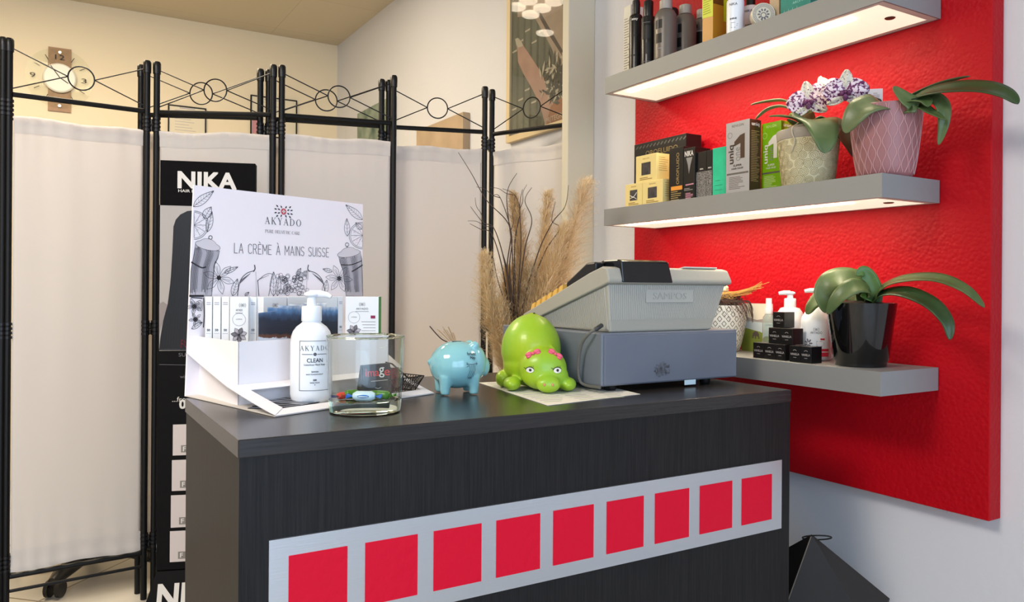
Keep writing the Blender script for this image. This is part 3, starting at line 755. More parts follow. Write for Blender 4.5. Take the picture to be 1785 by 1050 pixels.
def citrus(x, y, r, clip):
    for r_ in (r, r*.9):
        ln([p for p in arc((x, y), r_, -PI*.5 if clip == 'L' else PI*.5, PI*.5 if clip == 'L' else PI*1.5, 20)], .0009, 0 if r_ == r else 1)
    for k in range(7):
        a = (-PI/2 if clip == 'L' else PI/2) + PI*k/6
        ln([(x, y), (x + r*.86*math.cos(a), y + r*.86*math.sin(a))], .0008, 1)
    for k in range(26):
        a = (-PI/2 if clip == 'L' else PI/2) + PI*rr.random(); q_ = rr.uniform(.3, .75)
        ln([(x + r*q_*math.cos(a), y + r*q_*math.sin(a)), (x + r*(q_+.1)*math.cos(a), y + r*(q_+.1)*math.sin(a))], .0005, 2)
def blossom(x, y, R_, n=6, a0=.3):
    for k in range(n):
        a = a0 + 2*PI*k/n
        tip = (x + R_*math.cos(a), y + R_*1.05*math.sin(a)); m1 = (x + R_*.6*math.cos(a+.33), y + R_*.62*math.sin(a+.33)); m2 = (x + R_*.6*math.cos(a-.33), y + R_*.62*math.sin(a-.33))
        ln([(x, y), m1, tip], .0008); ln([(x, y), m2, tip], .0008)
        for q_ in (-.12, 0, .12): ln([(x + R_*.2*math.cos(a+q_), y + R_*.2*math.sin(a+q_)), (x + R_*.75*math.cos(a+q_*.8), y + R_*.75*math.sin(a+q_*.8))], .0005, 1)
    for r_ in (6, 11, 15): ln(arc((x, y), r_, 0, 2*PI, 10), .0011, 0)
def jug(body, lid, la, knob, spout, bands):
    """copper can with domed lid, softly hatched"""
    P_ = [zc(*p) for p in body]
    dr.poly(P_, lambda a, b: BM(a, b, -.0003), 3)
    ln(body, .0011, 0, False, True)
    xs_ = [p[0] for p in body]; ys_ = [p[1] for p in body]; x0, x1 = min(xs_), max(xs_)
    def span(y):        # left and right border of the body at height y
        out = []
        for (xa, ya), (xb, yb) in zip(body, body[1:] + body[:1]):
            if (ya - y)*(yb - y) < 0: out.append(xa + (xb-xa)*(y-ya)/(yb-ya))
        return (min(out), max(out)) if len(out) > 1 else None
    for k in range(30):
        f_ = (k + .5)/30; dk = abs(math.sin(f_*6.5 + .5)); L = []
        for y in range(int(min(ys_)) + 30 + int(12*rr.random()), int(max(ys_)) - int(30*rr.random()), 22):
            sp_ = span(y + .37)
            if sp_: L.append((sp_[0] + (sp_[1]-sp_[0])*f_, y))
        if len(L) > 2: ln(L, .0004 + .0008*dk*dk, 1 if dk > .55 else 2, False)
    for y0, y1 in bands:
        a_, b_ = span(y0), span(y1)
        if a_ and b_: ln([(a_[0], y0), ((a_[0]+b_[1])/2, (y0+y1)/2 + 14), (b_[1], y1)], .0022, 0)
    el = arc(lid[:2], lid[2], 0, 2*PI, 28, lid[3], la)[:-1]
    dr.poly([zc(*p) for p in el], lambda a, b: BM(a, b, .0001), 4); ln(el, .0012, 0, True, True)
    dome = arc((lid[0], lid[1] - 4), lid[2]*.72, PI, 2*PI, 14, lid[3]*1.5, la)
    dr.poly([zc(*p) for p in dome], lambda a, b: BM(a, b, .0002), 4); ln(dome, .0010, 0)
    for k in range(9): ln([dome[2 + k], (lid[0] + (dome[2+k][0]-lid[0])*.6, lid[1] - 6)], .0006, 1, False)
    ln(arc(knob, 13, 0, 2*PI, 12), .0013); ln([(knob[0], knob[1] + 13), (knob[0], knob[1] + 26)], .0022, 0)
    ln(spout, .0030, 0)
leaf_dr(112, 215, 262, 98, 30, 8); leaf_dr(190, 300, 244, 215, 30, 5); leaf_dr(215, 400, 250, 250, 24, 6)
citrus(118, 350, 104, 'L')
jug([(128, 478), (305, 540), (292, 590), (268, 640), (246, 868), (86, 868), (94, 690), (118, 560)], (218, 500, 92, 30), .22, (238, 440), [(98, 620), (170, 660), (206, 655)], [(560, 600)])
blossom(300, 735, 118); leaf_dr(340, 700, 440, 655, 16, 5)
jug([(1176, 580), (1335, 540), (1346, 600), (1354, 868), (1232, 868), (1208, 680), (1186, 620)], (1250, 556, 82, 26), -.16, (1238, 492), [(1352, 640), (1310, 668), (1272, 690)], [(640, 610)])
leaf_dr(1350, 310, 1228, 200, 26, 8); leaf_dr(1240, 430, 1236, 300, 20, 5); leaf_dr(1345, 380, 1300, 330, 18, 4)
citrus(1352, 425, 98, 'R')
blossom(1180, 740, 100, 6, .1); leaf_dr(1130, 690, 1060, 670, 14, 4)
for sx_, x_ in ((1, 560), (-1, 955)):    # two half pears with stalks
    ln([(x_, 640), (x_ + 4*sx_, 670), (x_ - 8*sx_, 690)], .0022)
    ln([(x_ - 6*sx_, 684), (x_ - 60*sx_, 705), (x_ - 105*sx_, 760), (x_ - 125*sx_, 868)], .0014)
    ln([(x_ + 10*sx_, 690), (x_ + 12*sx_, 780), (x_ + 14*sx_, 868)], .0006, 1)
    for k in range(12): ln([(x_ - (30+6*k)*sx_, 702 + 4*k), (x_ - (50+6*k)*sx_, 722 + 6*k)], .0009, 1, False)
ln([(580, 760), (640, 712), (690, 712), (676, 800), (664, 868)], .0010); ln([(584, 750), (592, 868)], .0014, 0)
for k in range(9): ln([(588+9*k, 752 - 4*k), (600+8*k, 740 - 3*k)], .0009, 1, False)
leaf_dr(700, 868, 700, 690, 26, 6); leaf_dr(728, 868, 740, 720, 20, 5); leaf_dr(400, 868, 436, 742, 24, 6); leaf_dr(1070, 860, 1090, 750, 22, 5)
for x_, y_, n_ in ((790, 750, 16), (870, 745, 14), (810, 825, 18), (900, 810, 10)):
    for k in range(n_): ln(arc((x_ + rr.gauss(0, 26), y_ + rr.gauss(0, 22)), 15, 0, 2*PI, 9), .0008, k % 2)
for k in range(10): ln([(850 + 10*k, 760 - 4*k), (870 + 9*k, 715 - 5*k + 3*(k % 3)), (880 + 8*k, 670 + 9*k)], .0008, k % 2)
leaf_dr(870, 720, 900, 664, 14, 4)
leaf_dr(490, 866, 520, 840, 10, 3)
# lower left wing
ln([(82, 868), (190, 868)], .004, 0); ln([(95, 880), (180, 885)], .002, 0)
for (x_, y_, R_) in ((120, 945, 62), (128, 1040, 50)): blossom(x_, y_, R_, 5, .5)
ln([(188, 880), (192, 1000), (186, 1100)], .002, 0); leaf_dr(100, 1110, 180, 1060, 16, 4)
for k in range(14): ln([(90 + 7*k, 905 + 5*(k % 4)), (100 + 6*k, 960 + 9*(k % 3))], .0008, 1, False)
dr.build('fruit_drawing', [M_ink, M_inkg, M_inkl, mat('pencil_wash', (190, 186, 194), 0.7), mat('pencil_light', (214, 209, 216), 0.7)], t, smooth=False)
q = MB(); B1 = lambda a, b: BM(a, b, .0003)
def hz(x, ya, yb): return abs(zc(x, ya)[1] - zc(x, yb)[1])
c0 = zc(772, 350); serif_word(q, 'AKYADO', c0[0], c0[1], hz(772, 302, 352), B1)
c0 = zc(768, 413); serif_word(q, 'PURE HELVETIC CARE', c0[0], c0[1], hz(772, 388, 411), B1, 0, .075)
line_word(q, 'LA CR\u00c8ME \u00c0 MAINS SUISSE', zc(412, 540)[0], zc(1104, 560)[0], zc(757, 568)[1], hz(757, 500, 568), .0011, B1)
q.build('lettering', mat('ink_soft', (66, 62, 70), 0.7), t, smooth=False)
q = MB(); c0 = zc(773, 250); crest(q, c0[0], c0[1], hz(773, 228, 274), B1)
q.build('crest', [M_ink, mat('crest_red', (196, 60, 84), 0.6), M_inkw], t, smooth=False)

# cream cartons standing in the tray
def carton(name, label, cat, loc, rz, wd, dp, ht, m, group=None, bevel=.0008):
    o = MB().box(-wd/2, wd/2, -dp/2, dp/2, 0, ht).build(name, m, None, smooth=False, bevel=bevel, loc=loc, rz=rz)
    return tag(o, label, cat, group)
def FR(wd, dp, e=.0004): return lambda a, b: (a, -dp/2 - e, b)
def SD(wd, dp, e=.0004): return lambda a, b: (wd/2 + e, a, b)
M_ctn = mat('carton_white', (224, 226, 228), 0.5); M_ctns = mat('carton_warm', (206, 202, 192), 0.55)
def spine(o, wd, dp, ht):
    q = MB(); f = FR(wd, dp)
    for k in range(2): q.stroke([(-wd*.3, ht*.90-k*.0035), (wd*.3, ht*.90-k*.0035)], .0016, f, 1)
    q.text('50', 0, ht*.42, f, h=.0042, bold=.02, mi=0); q.stroke([(-wd*.35, ht*.38), (wd*.35, ht*.38)], .0007, f, 1)
    q.build('spine_print', [M_ink, M_inkl], o, smooth=False)
def flowerface(o, wd, dp, ht, bar, wide):
    q = MB(); f = FR(wd, dp)
    crest(q, (.0 if wide else .006), ht*.86, .004, f, 0, 0, 3)
    q.text('AKYADO', 0, ht*.76, f, h=.0042, w=wd*.36, mi=0); q.stroke([(-wd*.2, ht*.73), (wd*.2, ht*.73)], .0008, f, 1)
    x_ = -wd*.24 if wide else 0; y_ = ht*.36; R_ = .016
    for k in range(7):
        a = .3 + 2*PI*k/7
        pts = [(x_ + R_*.95*math.cos(a)*s + R_*.28*math.sin(PI*s)*math.sin(a)*sg, y_ + R_*.95*math.sin(a)*s - R_*.28*math.sin(PI*s)*math.cos(a)*sg) for sg, ss in ((1, (0, .25, .5, .75, 1)), (-1, (.75, .5, .25))) for s in ss]
        q.poly(pts, f, 1 if k % 2 else 2); q.stroke(pts, .0007, lambda a_, b_: (a_, -dp/2-.0006, b_), 0, True)
    q.stroke(arc((x_, ht*.62), R_*.75, 0, 2*PI, 24), .0005, f, 1); q.text('cr\u00e8me', x_, ht*.615, f, h=.003, mi=1)
    if bar: q.poly([(-wd/2, ht*.17), (wd/2, ht*.17), (wd/2, ht*.235), (-wd/2, ht*.235)], f, 4); q.poly([(-wd/2, .001), (wd/2, .001), (wd/2, ht*.05), (-wd/2, ht*.05)], f, 4)
    if wide:
        q.poly([(wd*.26, ht*.60), (wd*.40, ht*.60), (wd*.40, ht*.655), (wd*.26, ht*.655)], f, 4)
        for k in range(6): q.stroke([(wd*(-.02 + .03*(k % 3)), ht*(.54-.055*k)), (wd*.41, ht*(.54-.055*k))], .0009, f, 1)
    q.build('front_print', [M_ink, M_inkg, M_inkl, M_inkw, mat('plum', (132, 32, 72), 0.5)], o, smooth=False)
CH = .1145
ZB = .0772
def ctn(u0, u1, vf, dp, lab, kind, gname='hand cream cartons', m=None, rz=None, P=None):
    if rz is None:
        wd = u1 - u0; rz = DA
        p = DW((u0+u1)/2, vf + dp/2, ZB + .0006)
    else:                                    # u0, u1 are frame columns of a carton turned by rz, front plane through P
        N_ = Vector((math.sin(rz), -math.cos(rz), 0)); a_ = px(u0, 560, P=P, N=N_); b_ = px(u1, 560, P=P, N=N_); wd = (b_ - a_).length
        p = (a_ + b_)/2 - N_*(dp/2); p.z = T + ZB + .0006
    o = carton('cream_carton', lab, 'carton', tuple(p), rz, wd, dp, CH, m or M_ctn, gname)
    if kind == 's': spine(o, wd, dp, CH)
    if kind == 'f': flowerface(o, wd, dp, CH, True, False)
    if kind == 'w': flowerface(o, wd, dp, CH, False, True)
    return o
def uof(x, v, y=560): 
    p = px(x, y, P=DW(0, v), N=DV) - D0
    return p.dot(DU)
vf = .205
PA = px(358, 560, P=DW(0, .306), N=DV); RA = -.40; NA = Vector((math.sin(RA), -math.cos(RA), 0))
ctn(357.5, 369.5, vf, .016, 'thin white carton spine at the open end of the tray, first of three alike', 's', rz=RA, P=PA)
ctn(371, 384.5, vf, .020, 'thin white carton spine, the middle of three alike in the tray', 's', rz=RA, P=PA)
ctn(386, 399.5, vf, .028, 'thin white carton spine touching the flower carton with plum stripe', 's', rz=RA, P=PA)
v2 = .170
ctn(400.5, 433, v2, .032, 'white cream carton with drawn flower and two plum stripes', 'f', rz=RA, P=PA + NA*.014)
ctn(435, 447, vf, .030, 'thin carton spine between the flower carton and the fan of blue cards', 's', rz=RA, P=PA)
ctn(uof(459, .222), uof(500, .222), .222, .04, 'wide white cream carton behind the fan of blue cards', 'w')
ctn(uof(501.5, .222), uof(588, .222), .222, .04, 'wide white cream carton hidden mostly by the soap pump', 'w')
ctn(uof(589, .222), uof(598, .222), .222, .04, 'thin carton spine beside the green-sided carton', 's')
RG = -.50; o = ctn(602, 660, vf, .038, 'white cream carton with bright green side, last in the tray', 'w', rz=RG, P=px(602, 560, P=DW(0, .205), N=DV))
wd = max(v.co.x for v in o.data.vertices)*2
MB().poly([(-.019, 0), (.019, 0), (.019, CH), (-.019, CH)], SD(wd, .038)).build('green_side', mat('carton_green', (28, 140, 62), 0.5), o, smooth=False)
# fan of photo cards leaning against the cartons
m = bpy.data.materials.new('lake_photo'); m.use_nodes = True; nt, b = nodes_of(m)
tc = nt.nodes.new('ShaderNodeTexCoord'); sp = nt.nodes.new('ShaderNodeSeparateXYZ'); n = nt.nodes.new('ShaderNodeTexNoise'); n.inputs['Scale'].default_value = 60
ad = nt.nodes.new('ShaderNodeMath'); ad.operation = 'MULTIPLY_ADD'; ad.inputs[1].default_value = .02; r = nt.nodes.new('ShaderNodeValToRGB'); mr = nt.nodes.new('ShaderNodeMapRange')
mr.inputs[1].default_value = .004; mr.inputs[2].default_value = .088
nt.links.new(tc.outputs['Object'], sp.inputs[0]); nt.links.new(tc.outputs['Object'], n.inputs['Vector']); nt.links.new(n.outputs['Fac'], ad.inputs[0]); nt.links.new(sp.outputs['Z'], ad.inputs[2])
nt.links.new(ad.outputs[0], mr.inputs[0]); nt.links.new(mr.outputs[0], r.inputs[0]); nt.links.new(r.outputs[0], b.inputs['Base Color'])
cr = r.color_ramp; cr.interpolation = 'LINEAR'
for p_, c_ in ((0.0, (206, 212, 222)), (.17, (206, 212, 222)), (.19, (96, 58, 40)), (.25, (84, 52, 42)), (.28, (28, 33, 48)), (.58, (30, 40, 60)), (.70, (56, 80, 112)), (.82, (92, 134, 180)), (1.0, (120, 156, 196))):
    e = cr.elements.new(p_); e.color = rgb(*c_)
cr.elements.remove(cr.elements[0]); cr.elements.remove(cr.elements[len(cr.elements)-1]); b.inputs['Roughness'].default_value = .35
M_lake = m
ords = ['front card of the fan of mountain lake photo cards', 'second card in the fan of mountain lake photo cards', 'third card in the fan of mountain lake photo cards', 'lake photo card half hidden by the soap pump', 'pale blue lake photo card behind the soap pump', 'rearmost wide lake photo card showing right of the soap pump']
for k, (x0, x1, yt, yb, ti) in enumerate(((450, 482, 540, 598, .10), (466, 500, 537, 598, .09), (484, 520, 533, 598, .06), (502, 545, 530, 598, .03), (530, 569, 527, 598, 0), (545, 589, 536, 598, -.04))):
    v_ = .160 + .0012*k
    p = px((x0+x1)/2, yb, P=DW(0, v_), N=DV); p.z = max(p.z, T + ZB + .004); wd = uof(x1, v_) - uof(x0, v_)
    ht = px((x0+x1)/2, yt, P=DW(0, v_), N=DV).z - p.z
    o = MB().add([(-wd/2, -.0003, 0), (wd/2, -.0003, 0), (wd/2, -.0003, ht - ti*wd/2), (-wd/2, -.0003, ht - (.2*wd if k == 0 else 0) + ti*wd/2), (-wd/2, .0003, 0), (wd/2, .0003, 0), (wd/2, .0003, ht - ti*wd/2), (-wd/2, .0003, ht - (.2*wd if k == 0 else 0) + ti*wd/2)],
        [(0,1,2,3), (7,6,5,4), (0,4,5,1), (1,5,6,2), (2,6,7,3), (3,7,4,0)]).build('photo_card', M_lake, None, smooth=False, loc=tuple(p), rz=DA)
    tag(o, ords[k], 'card', 'fan of lake photo cards')
    if k < 5:
        hl = ht - (.2*wd if k == 0 else 0) + ti*wd/2
        MB().stroke([(-wd/2 + .0005, .001), (-wd/2 + .0005, hl - .0005), (wd/2 - .0005, ht - ti*wd/2 - .0005)], .0007, lambda a, b: (a, -.0005, b)).build('card_edge', mat('card_edge_pale', (150, 166, 188), 0.5), o, smooth=False)
# flat dark cards lying in the apron window
for k in range(4):
    p = DW(.065 + .012*k, .078 + .004*k, .0020 + .0013*k)
    o = MB().box(-.030, .030, -.046, .046, 0, .0011).build('leaflet', mat('leaflet_dark', (52, 52, 60), 0.3), None, smooth=False, loc=tuple(p), rz=DA + .55 - .12*k)
    tag(o, ['dark leaflet lying lowest in the apron window beside the soap pump', 'dark leaflet second from the bottom beside the soap pump', 'dark leaflet second from the top beside the soap pump', 'dark leaflet topmost of the little pile beside the soap pump'][k], 'leaflet', 'pile of dark leaflets')
    q = MB()
    for x_ in (-.026, -.012, .006): q.poly([(x_, -.045), (x_+.006, -.045), (x_+.006, .045), (x_, .045)], lambda a, b: (a, b, .00135))
    q.build('silver_stripe', mat('leaflet_silver', (190, 190, 196), 0.25, .6), o, smooth=False)

# ------------------------------------------------------------------ soap pump
bx = Vector((.4235, 1.411, T + .0026))
t = thing('soap_pump', 'white hand soap pump bottle with framed black lettering', 'soap dispenser', tuple(bx), -YAW)
M_plw = mat('white_plastic', (232, 236, 242), 0.32, sss=.08)
R_ = .0372
MB().lathe([(0, .002), (.024, 0), (.031, .0015), (.0355, .007), (R_, .016), (R_, .108), (.0362, .119), (.033, .129), (.027, .1375), (.019, .1435), (.0165, .146), (.0165, .150), (0, .150)], 56).build('bottle', M_plw, t)
MB().lathe([(0, .1475), (.0178, .1475), (.0182, .149), (.0178, .1735), (.0165, .175), (.011, .1755), (0, .1755)], 40).build('collar', M_plw, t)
ph = MB().lathe([(0, .1745), (.0088, .1745), (.0084, .186), (.0075, .193), (0, .193)], 24)
ph.ell((0, 0, .196), (.0150, .0125, .0060), 24, 10)
ph.tube([(-.004, 0, .1965), (.014, 0, .1972), (.028, -.001, .1955), (.036, -.002, .1915)], [.0075, .0070, .0055, .0035], 12)
ph.build('pump_head', M_plw, t)
def cylw(R, a0=0): return lambda a, b, e=.0004: ((R+e)*math.sin(a/R + a0), -(R+e)*math.cos(a/R + a0), b)
cw = cylw(R_, .42)
def curved(mb, x0, x1, z0, z1, f, n=14, mi=0): return mb.grid(n, 1, lambda i, j: f(x0 + (x1-x0)*i, z0 + (z1-z0)*j), mi)
lw, lz0, lz1 = .056, .0250, .1140
q = MB()
for (x0, x1, z0, z1) in ((-lw/2, lw/2, lz1-.0008, lz1), (-lw/2, lw/2, lz0, lz0+.0008), (-lw/2, -lw/2+.0008, lz0, lz1), (lw/2-.0008, lw/2, lz0, lz1), (-.023, -.004, .0895, .0904), (.004, .023, .0895, .0904)): curved(q, x0, x1, z0, z1, cw)
serif_word(q, 'AKYADO', .0005, .0965, .0085, cw, 0, .30)
q.stroke(arc((0, .090), .0022, 0, 2*PI, 20), .0013, cw)
q.text('+', 0, .0885, cw, h=.0028, bold=.03)
q.text('CLEAN', 0, .0755, cw, h=.0072, w=.028, bold=.01)
q.text('Luxurious Hand Soap', 0, .0690, cw, h=.0042, w=.038, bold=.01)
q.text('SAVON', 0, .0575, cw, h=.0026, bold=.03); q.text('BLACK TEA BLACKCURRANT', 0, .0533, cw, h=.0019, w=.030, bold=.02)
q.text('500', 0, .0425, cw, h=.0030, bold=.04); q.text('SWISS MADE', 0, .0382, cw, h=.0021, bold=.02); q.text('+', 0, .0345, cw, h=.0022, bold=.02)
q.build('label_print', M_ink, t, smooth=False)

# ------------------------------------------------------------------ candle glass with sweets
gx = Vector((.4780, 1.2800, T + .0004))
M_glass = mat('clear_glass', (236, 244, 222), 0.0, trans=1, ior=1.48)
t = thing('candle_glass', 'thick-walled clear glass tumbler holding wrapped sweets', 'glass', tuple(gx))
MB().lathe([(.0617, .0212), (.0668, .126), (.0663, .1285), (.0648, .1285), (.0640, .126), (.0590, .0212)], 72).build('glass_wall', thin_glass('tumbler_glass', (253, 254, 253), 1.42), t)
MB().tube([(.0654*math.cos(2*PI*i/64), .0654*math.sin(2*PI*i/64), .1282) for i in range(64)], .0017, 8, closed=True).build('rim', M_glass, t)
MB().lathe([(0, 0), (.057, 0), (.0598, .002), (.0608, .007), (.0616, .0210), (0, .0206)], 72).build('glass_base', M_glass, t)
def sweet(label, x, y, rz, cols, L=.042, r=.0085, tilt=0, z=.0212, print_=None):
    t = thing('wrapped_sweet', label, 'sweet', (gx.x + x, gx.y + y, gx.z + z), rz, 'sweets in the glass')
    b_ = MB(); b_.lathe([(0, -L*.34), (r*.55, -L*.33), (r, -L*.22), (r, L*.22), (r*.55, L*.33), (0, L*.34)], 14)
    b_.v = [(p[2], p[0], p[1]*.8 + r*.85) for p in b_.v]
    b_.build('wrapper', cols[0], t)
    e_ = MB()
    for s in (-1, 1):
        for k in range(9):
            a = (k-4)/4
            e_.add([(s*L*.30, 0, r*.8), (s*L*.52, a*r*1.1, r*.8 + (.003 if k % 2 else -.002)), (s*L*.52, (a+.25)*r*1.1, r*.8 + (-.002 if k % 2 else .003))], [(0, 1, 2)])
    e_.build('twisted_end', cols[1], t, smooth=False, mods=[('SOLIDIFY', {'thickness': .0003})])
    if print_:
        q = MB(); q.poly(arc((0, 0), .010, 0, 2*PI, 24, .0040)[:-1], lambda a, b: (a, -r*1.005*math.cos(b/r*.9) , r*.85 + .8*r*math.sin(b/r*.9) + .0004), 0)
        q.text(print_, 0, -.0017, lambda a, b: (a, -r*1.02*math.cos(b/r*.9) - .0002, r*.85 + .82*r*math.sin(b/r*.9) + .0004), h=.0034, w=.015, bold=.02, mi=1)
        q.build('wrapper_print', [mat('sweet_blue', (36, 120, 196), 0.3), M_inkw], t, smooth=False)
    if tilt: t.rotation_euler = (tilt, -.12, rz)
    return t
M_sg = mat('wrap_green', (72, 132, 34), 0.25, trans=.15); M_sb = mat('wrap_pale_blue', (196, 222, 232), 0.25); M_sbl = mat('wrap_blue', (24, 96, 190), 0.25); M_sr = mat('wrap_red', (206, 60, 44), 0.3); M_sn = mat('wrap_navy', (36, 52, 104), 0.3)
ca, sa = math.cos(-YAW), math.sin(-YAW)
def gl(a, d): return (a*ca - d*sa, a*sa + d*ca)
sweet('pale blue and white wrapped sweet with blue ends at the front of the glass', *gl(.004, -.032), -YAW + .03, (M_sb, M_sbl), L=.056, r=.0105, print_='Sweets')
sweet('green wrapped sweet behind the red one, near the soap pump', *gl(-.022, -.004), -YAW + .5, (M_sg, M_sg), L=.040, r=.0095)
sweet('red and navy wrapped sweet lying against the glass wall', *gl(-.036, -.010), -YAW + 1.0, (M_sr, M_sn), L=.036, r=.0075)
sweet('green wrapped sweet furthest from the soap pump, inside the glass', *gl(.033, -.012), -YAW - .35, (M_sg, M_sg), L=.036, r=.0095)
sweet('green wrapped sweet in the middle, behind the pale blue one', *gl(.018, .004), -YAW + .2, (M_sg, M_sg), L=.038, r=.0085)

# ------------------------------------------------------------------ black sachet and card basket behind the glass
p0 = px(640, 699, Z=T+.004); p1 = px(692, 690, Z=T+.004)
c = px(661, 697, Z=T+.0042) + DV*.012 + Vector((0, 0, .0004))
t = thing('black_packet', 'black packet with red and white lettering behind the glass of sweets', 'packet', tuple(c), DA - .30)
hw, hh = .030, .064
MB().add([(-hw, -.012, 0), (hw, -.012, 0), (hw, .02, 0), (-hw, .02, 0), (-hw+.001, -.004, hh), (hw-.001, -.004, hh+.002), (hw-.001, .002, hh+.002), (-hw+.001, .002, hh)], [(3,2,1,0), (0,1,5,4), (1,2,6,5), (2,3,7,6), (3,0,4,7), (4,5,6,7)]).build('packet_body', mat('packet_black', (22, 20, 24), 0.35), t, smooth=False, bevel=.001)
pf = lambda a, b: (a, -.0126 + .008*b/hh, b)
q = MB()
q.text('ima', -.0085, .043, pf, h=.0135, w=.027, bold=.008, mi=0); q.text('g', .0105, .040, pf, h=.0185, w=.0105, bold=.008, mi=1); q.text('e', .0215, .043, pf, h=.0105, w=.0105, bold=.008, mi=0)
q.stroke([(-.012, .034), (.022, .035)], .0007, pf, 1); q.stroke([(-.004, .022), (.002, .020), (.008, .022)], .0006, pf, 1)
q.poly([(-.014, .004), (.024, .004), (.024, .010), (-.014, .010)], pf, 2)
q.build('lettering', [mat('image_red', (220, 50, 56), 0.5), M_inkw, mat('image_dim_red', (110, 22, 30), 0.5)], t, smooth=False)
c = px(703, 684, Z=T+.0036) + DV*.010 - DU*.008 + Vector((0, 0, .001))
t = thing('card_basket', 'small black wire basket of dark cards between the glass and the blue pig', 'basket', tuple(c), DA)
wb = MB(); A_, B_, hA, hB, hz_ = .030, .020, .046, .030, .030
for s in (-1, 1):
    wb.tube([(-hA, s*hB, hz_), (hA, s*hB, hz_)], .0011, 6).tube([(s*hA, -hB, hz_), (s*hA, hB, hz_)], .0011, 6)
    wb.tube([(-A_, s*B_, .001), (A_, s*B_, .001)], .0010, 6).tube([(s*A_, -B_, .001), (s*A_, B_, .001)], .0010, 6)
    for s2 in (-1, 1): wb.tube([(s*A_, s2*B_, .001), (s*hA, s2*hB, hz_)], .0011, 6)
    for k in range(16):
        f0 = -1 + 2*k/15; f1 = max(-1, min(1, f0 + .45)); f2 = max(-1, min(1, f0 - .45))
        wb.tube([(f0*A_, s*B_, .001), (f1*hA, s*hB, hz_)], .0005, 4).tube([(f0*A_, s*B_, .001), (f2*hA, s*hB, hz_)], .0005, 4)
    for k in range(9):
        f0 = -1 + 2*k/8; f1 = max(-1, min(1, f0 + .5))
        wb.tube([(s*A_, f0*B_, .001), (s*hA, f1*hB, hz_)], .0005, 4).tube([(s*A_, f1*B_, .001), (s*hA, f0*hB, hz_)], .0005, 4)
wb.build('wire_mesh', M_black, t)
MB().tube([(.006, -.024, .030), (-.010, .004, .056), (-.012, .02, .058)], .0016, 6).build('arched_support', M_black, t)
for k in range(3):
    o = MB().box(-.024, .024, -.0006, .0006, 0, .046).build('visiting_card', mat('card_black', (30, 26, 28), 0.4) if k else mat('card_maroon', (96, 18, 30), 0.4), None, smooth=False, loc=tuple(c + DU*(-.010 + .004*k) + DV*(-.003 + .004*k) + Vector((0, 0, .002))), rz=DA)
    o.rotation_euler = (-.32, 0, DA)
    tag(o, ['maroon visiting card at the front of the wire basket', 'black visiting card in the middle of the wire basket', 'black visiting card at the back of the wire basket'][k], 'card', 'cards in the wire basket')

# ------------------------------------------------------------------ pig money boxes
REM = lambda v, it=6: [('REMESH', {'mode': 'VOXEL', 'voxel_size': v, 'use_smooth_shade': True}), ('SMOOTH', {'factor': .5, 'iterations': it})]
c = px(795, 689, Z=T)
t = thing('piggy_bank', 'shiny pale blue ceramic piggy bank with small drawn writing', 'piggy bank', (c.x + .012, c.y + .022, T + .0004), -YAW + .30)
M_tealc = mat('teal_ceramic', (134, 190, 196), 0.12, coat=.6, var=.06, vscale=14)
b_ = MB()
b_.ell((0, 0, .0580), (.0550, .0500, .0480), 32, 20)
b_.ell((.030, 0, .0610), (.0305, .0400, .0400), 24, 16)
b_.ell((.0545, 0, .0530), (.0140, .0210, .0210), 20, 12)
for sx, sy in ((1, 1), (1, -1), (-1, 1), (-1, -1)):
    b_.tube([(sx*.0290, sy*.0255, .001), (sx*.0290, sy*.0255, .012), (sx*.027, sy*.024, .036)], [.0092, .0100, .0150], 18)
for s in (-1, 1): b_.tube([(.028, s*.018, .092), (.033, s*.022, .0985), (.037, s*.0235, .1030)], [.011, .0095, .0050], 12)
b_.tube([(-.052, 0, .066), (-.056, .002, .064), (-.056, .004, .059)], [.006, .005, .003], 8)
b_.build('pig_body', M_tealc, t, mods=REM(.0024, 5))
def pm(a, b, e=.0012):       # writing on the flank, on the side turned to the room
    x_, z_ = a + .020, b
    r_ = max(0.0, 1 - (x_/.0560)**2 - ((z_-.0580)/.0487)**2); y1_ = .0508*math.sqrt(r_)
    r2 = max(0.0, 1 - ((x_-.030)/.0312)**2 - ((z_-.061)/.0410)**2); y2_ = .0408*math.sqrt(r2)
    return (x_, -max(y1_, y2_) - e, z_)
q = MB()
q.text('fortune', .000, .0795, pm, h=.0062, w=.0190, bold=.01, rot=-.05); q.text('Mdy', .002, .0700, pm, h=.0075, w=.0115, bold=.015, rot=-.1)
q.stroke([(-.012, .0635), (0, .0620), (.012, .0630)], .0009, pm)
q.stroke([(-.012, .0660), (-.009, .0650), (-.012, .0630), (-.008, .0610)], .0009, pm); q.stroke([(-.012, .0570), (-.006, .0600), (-.010, .0585)], .0008, pm)
for x_ in (-.005, -.001, .003, .006): q.stroke([(x_, .061), (x_ + .0012, .050), (x_ - .0035, .036)], .0007, pm)
q.stroke([(.009, .0655), (.012, .0630), (.009, .0600)], .0009, pm)
q.text('mk', -.003, .033, pm, h=.0050, w=.009)
q.build('pig_writing', mat('ink_navy', (38, 48, 64), 0.5), t, smooth=False)
MB().tube([(-.012, -.010, .1048), (.006, -.010, .1048)], .0009, 6).build('coin_slot', M_ink, t)

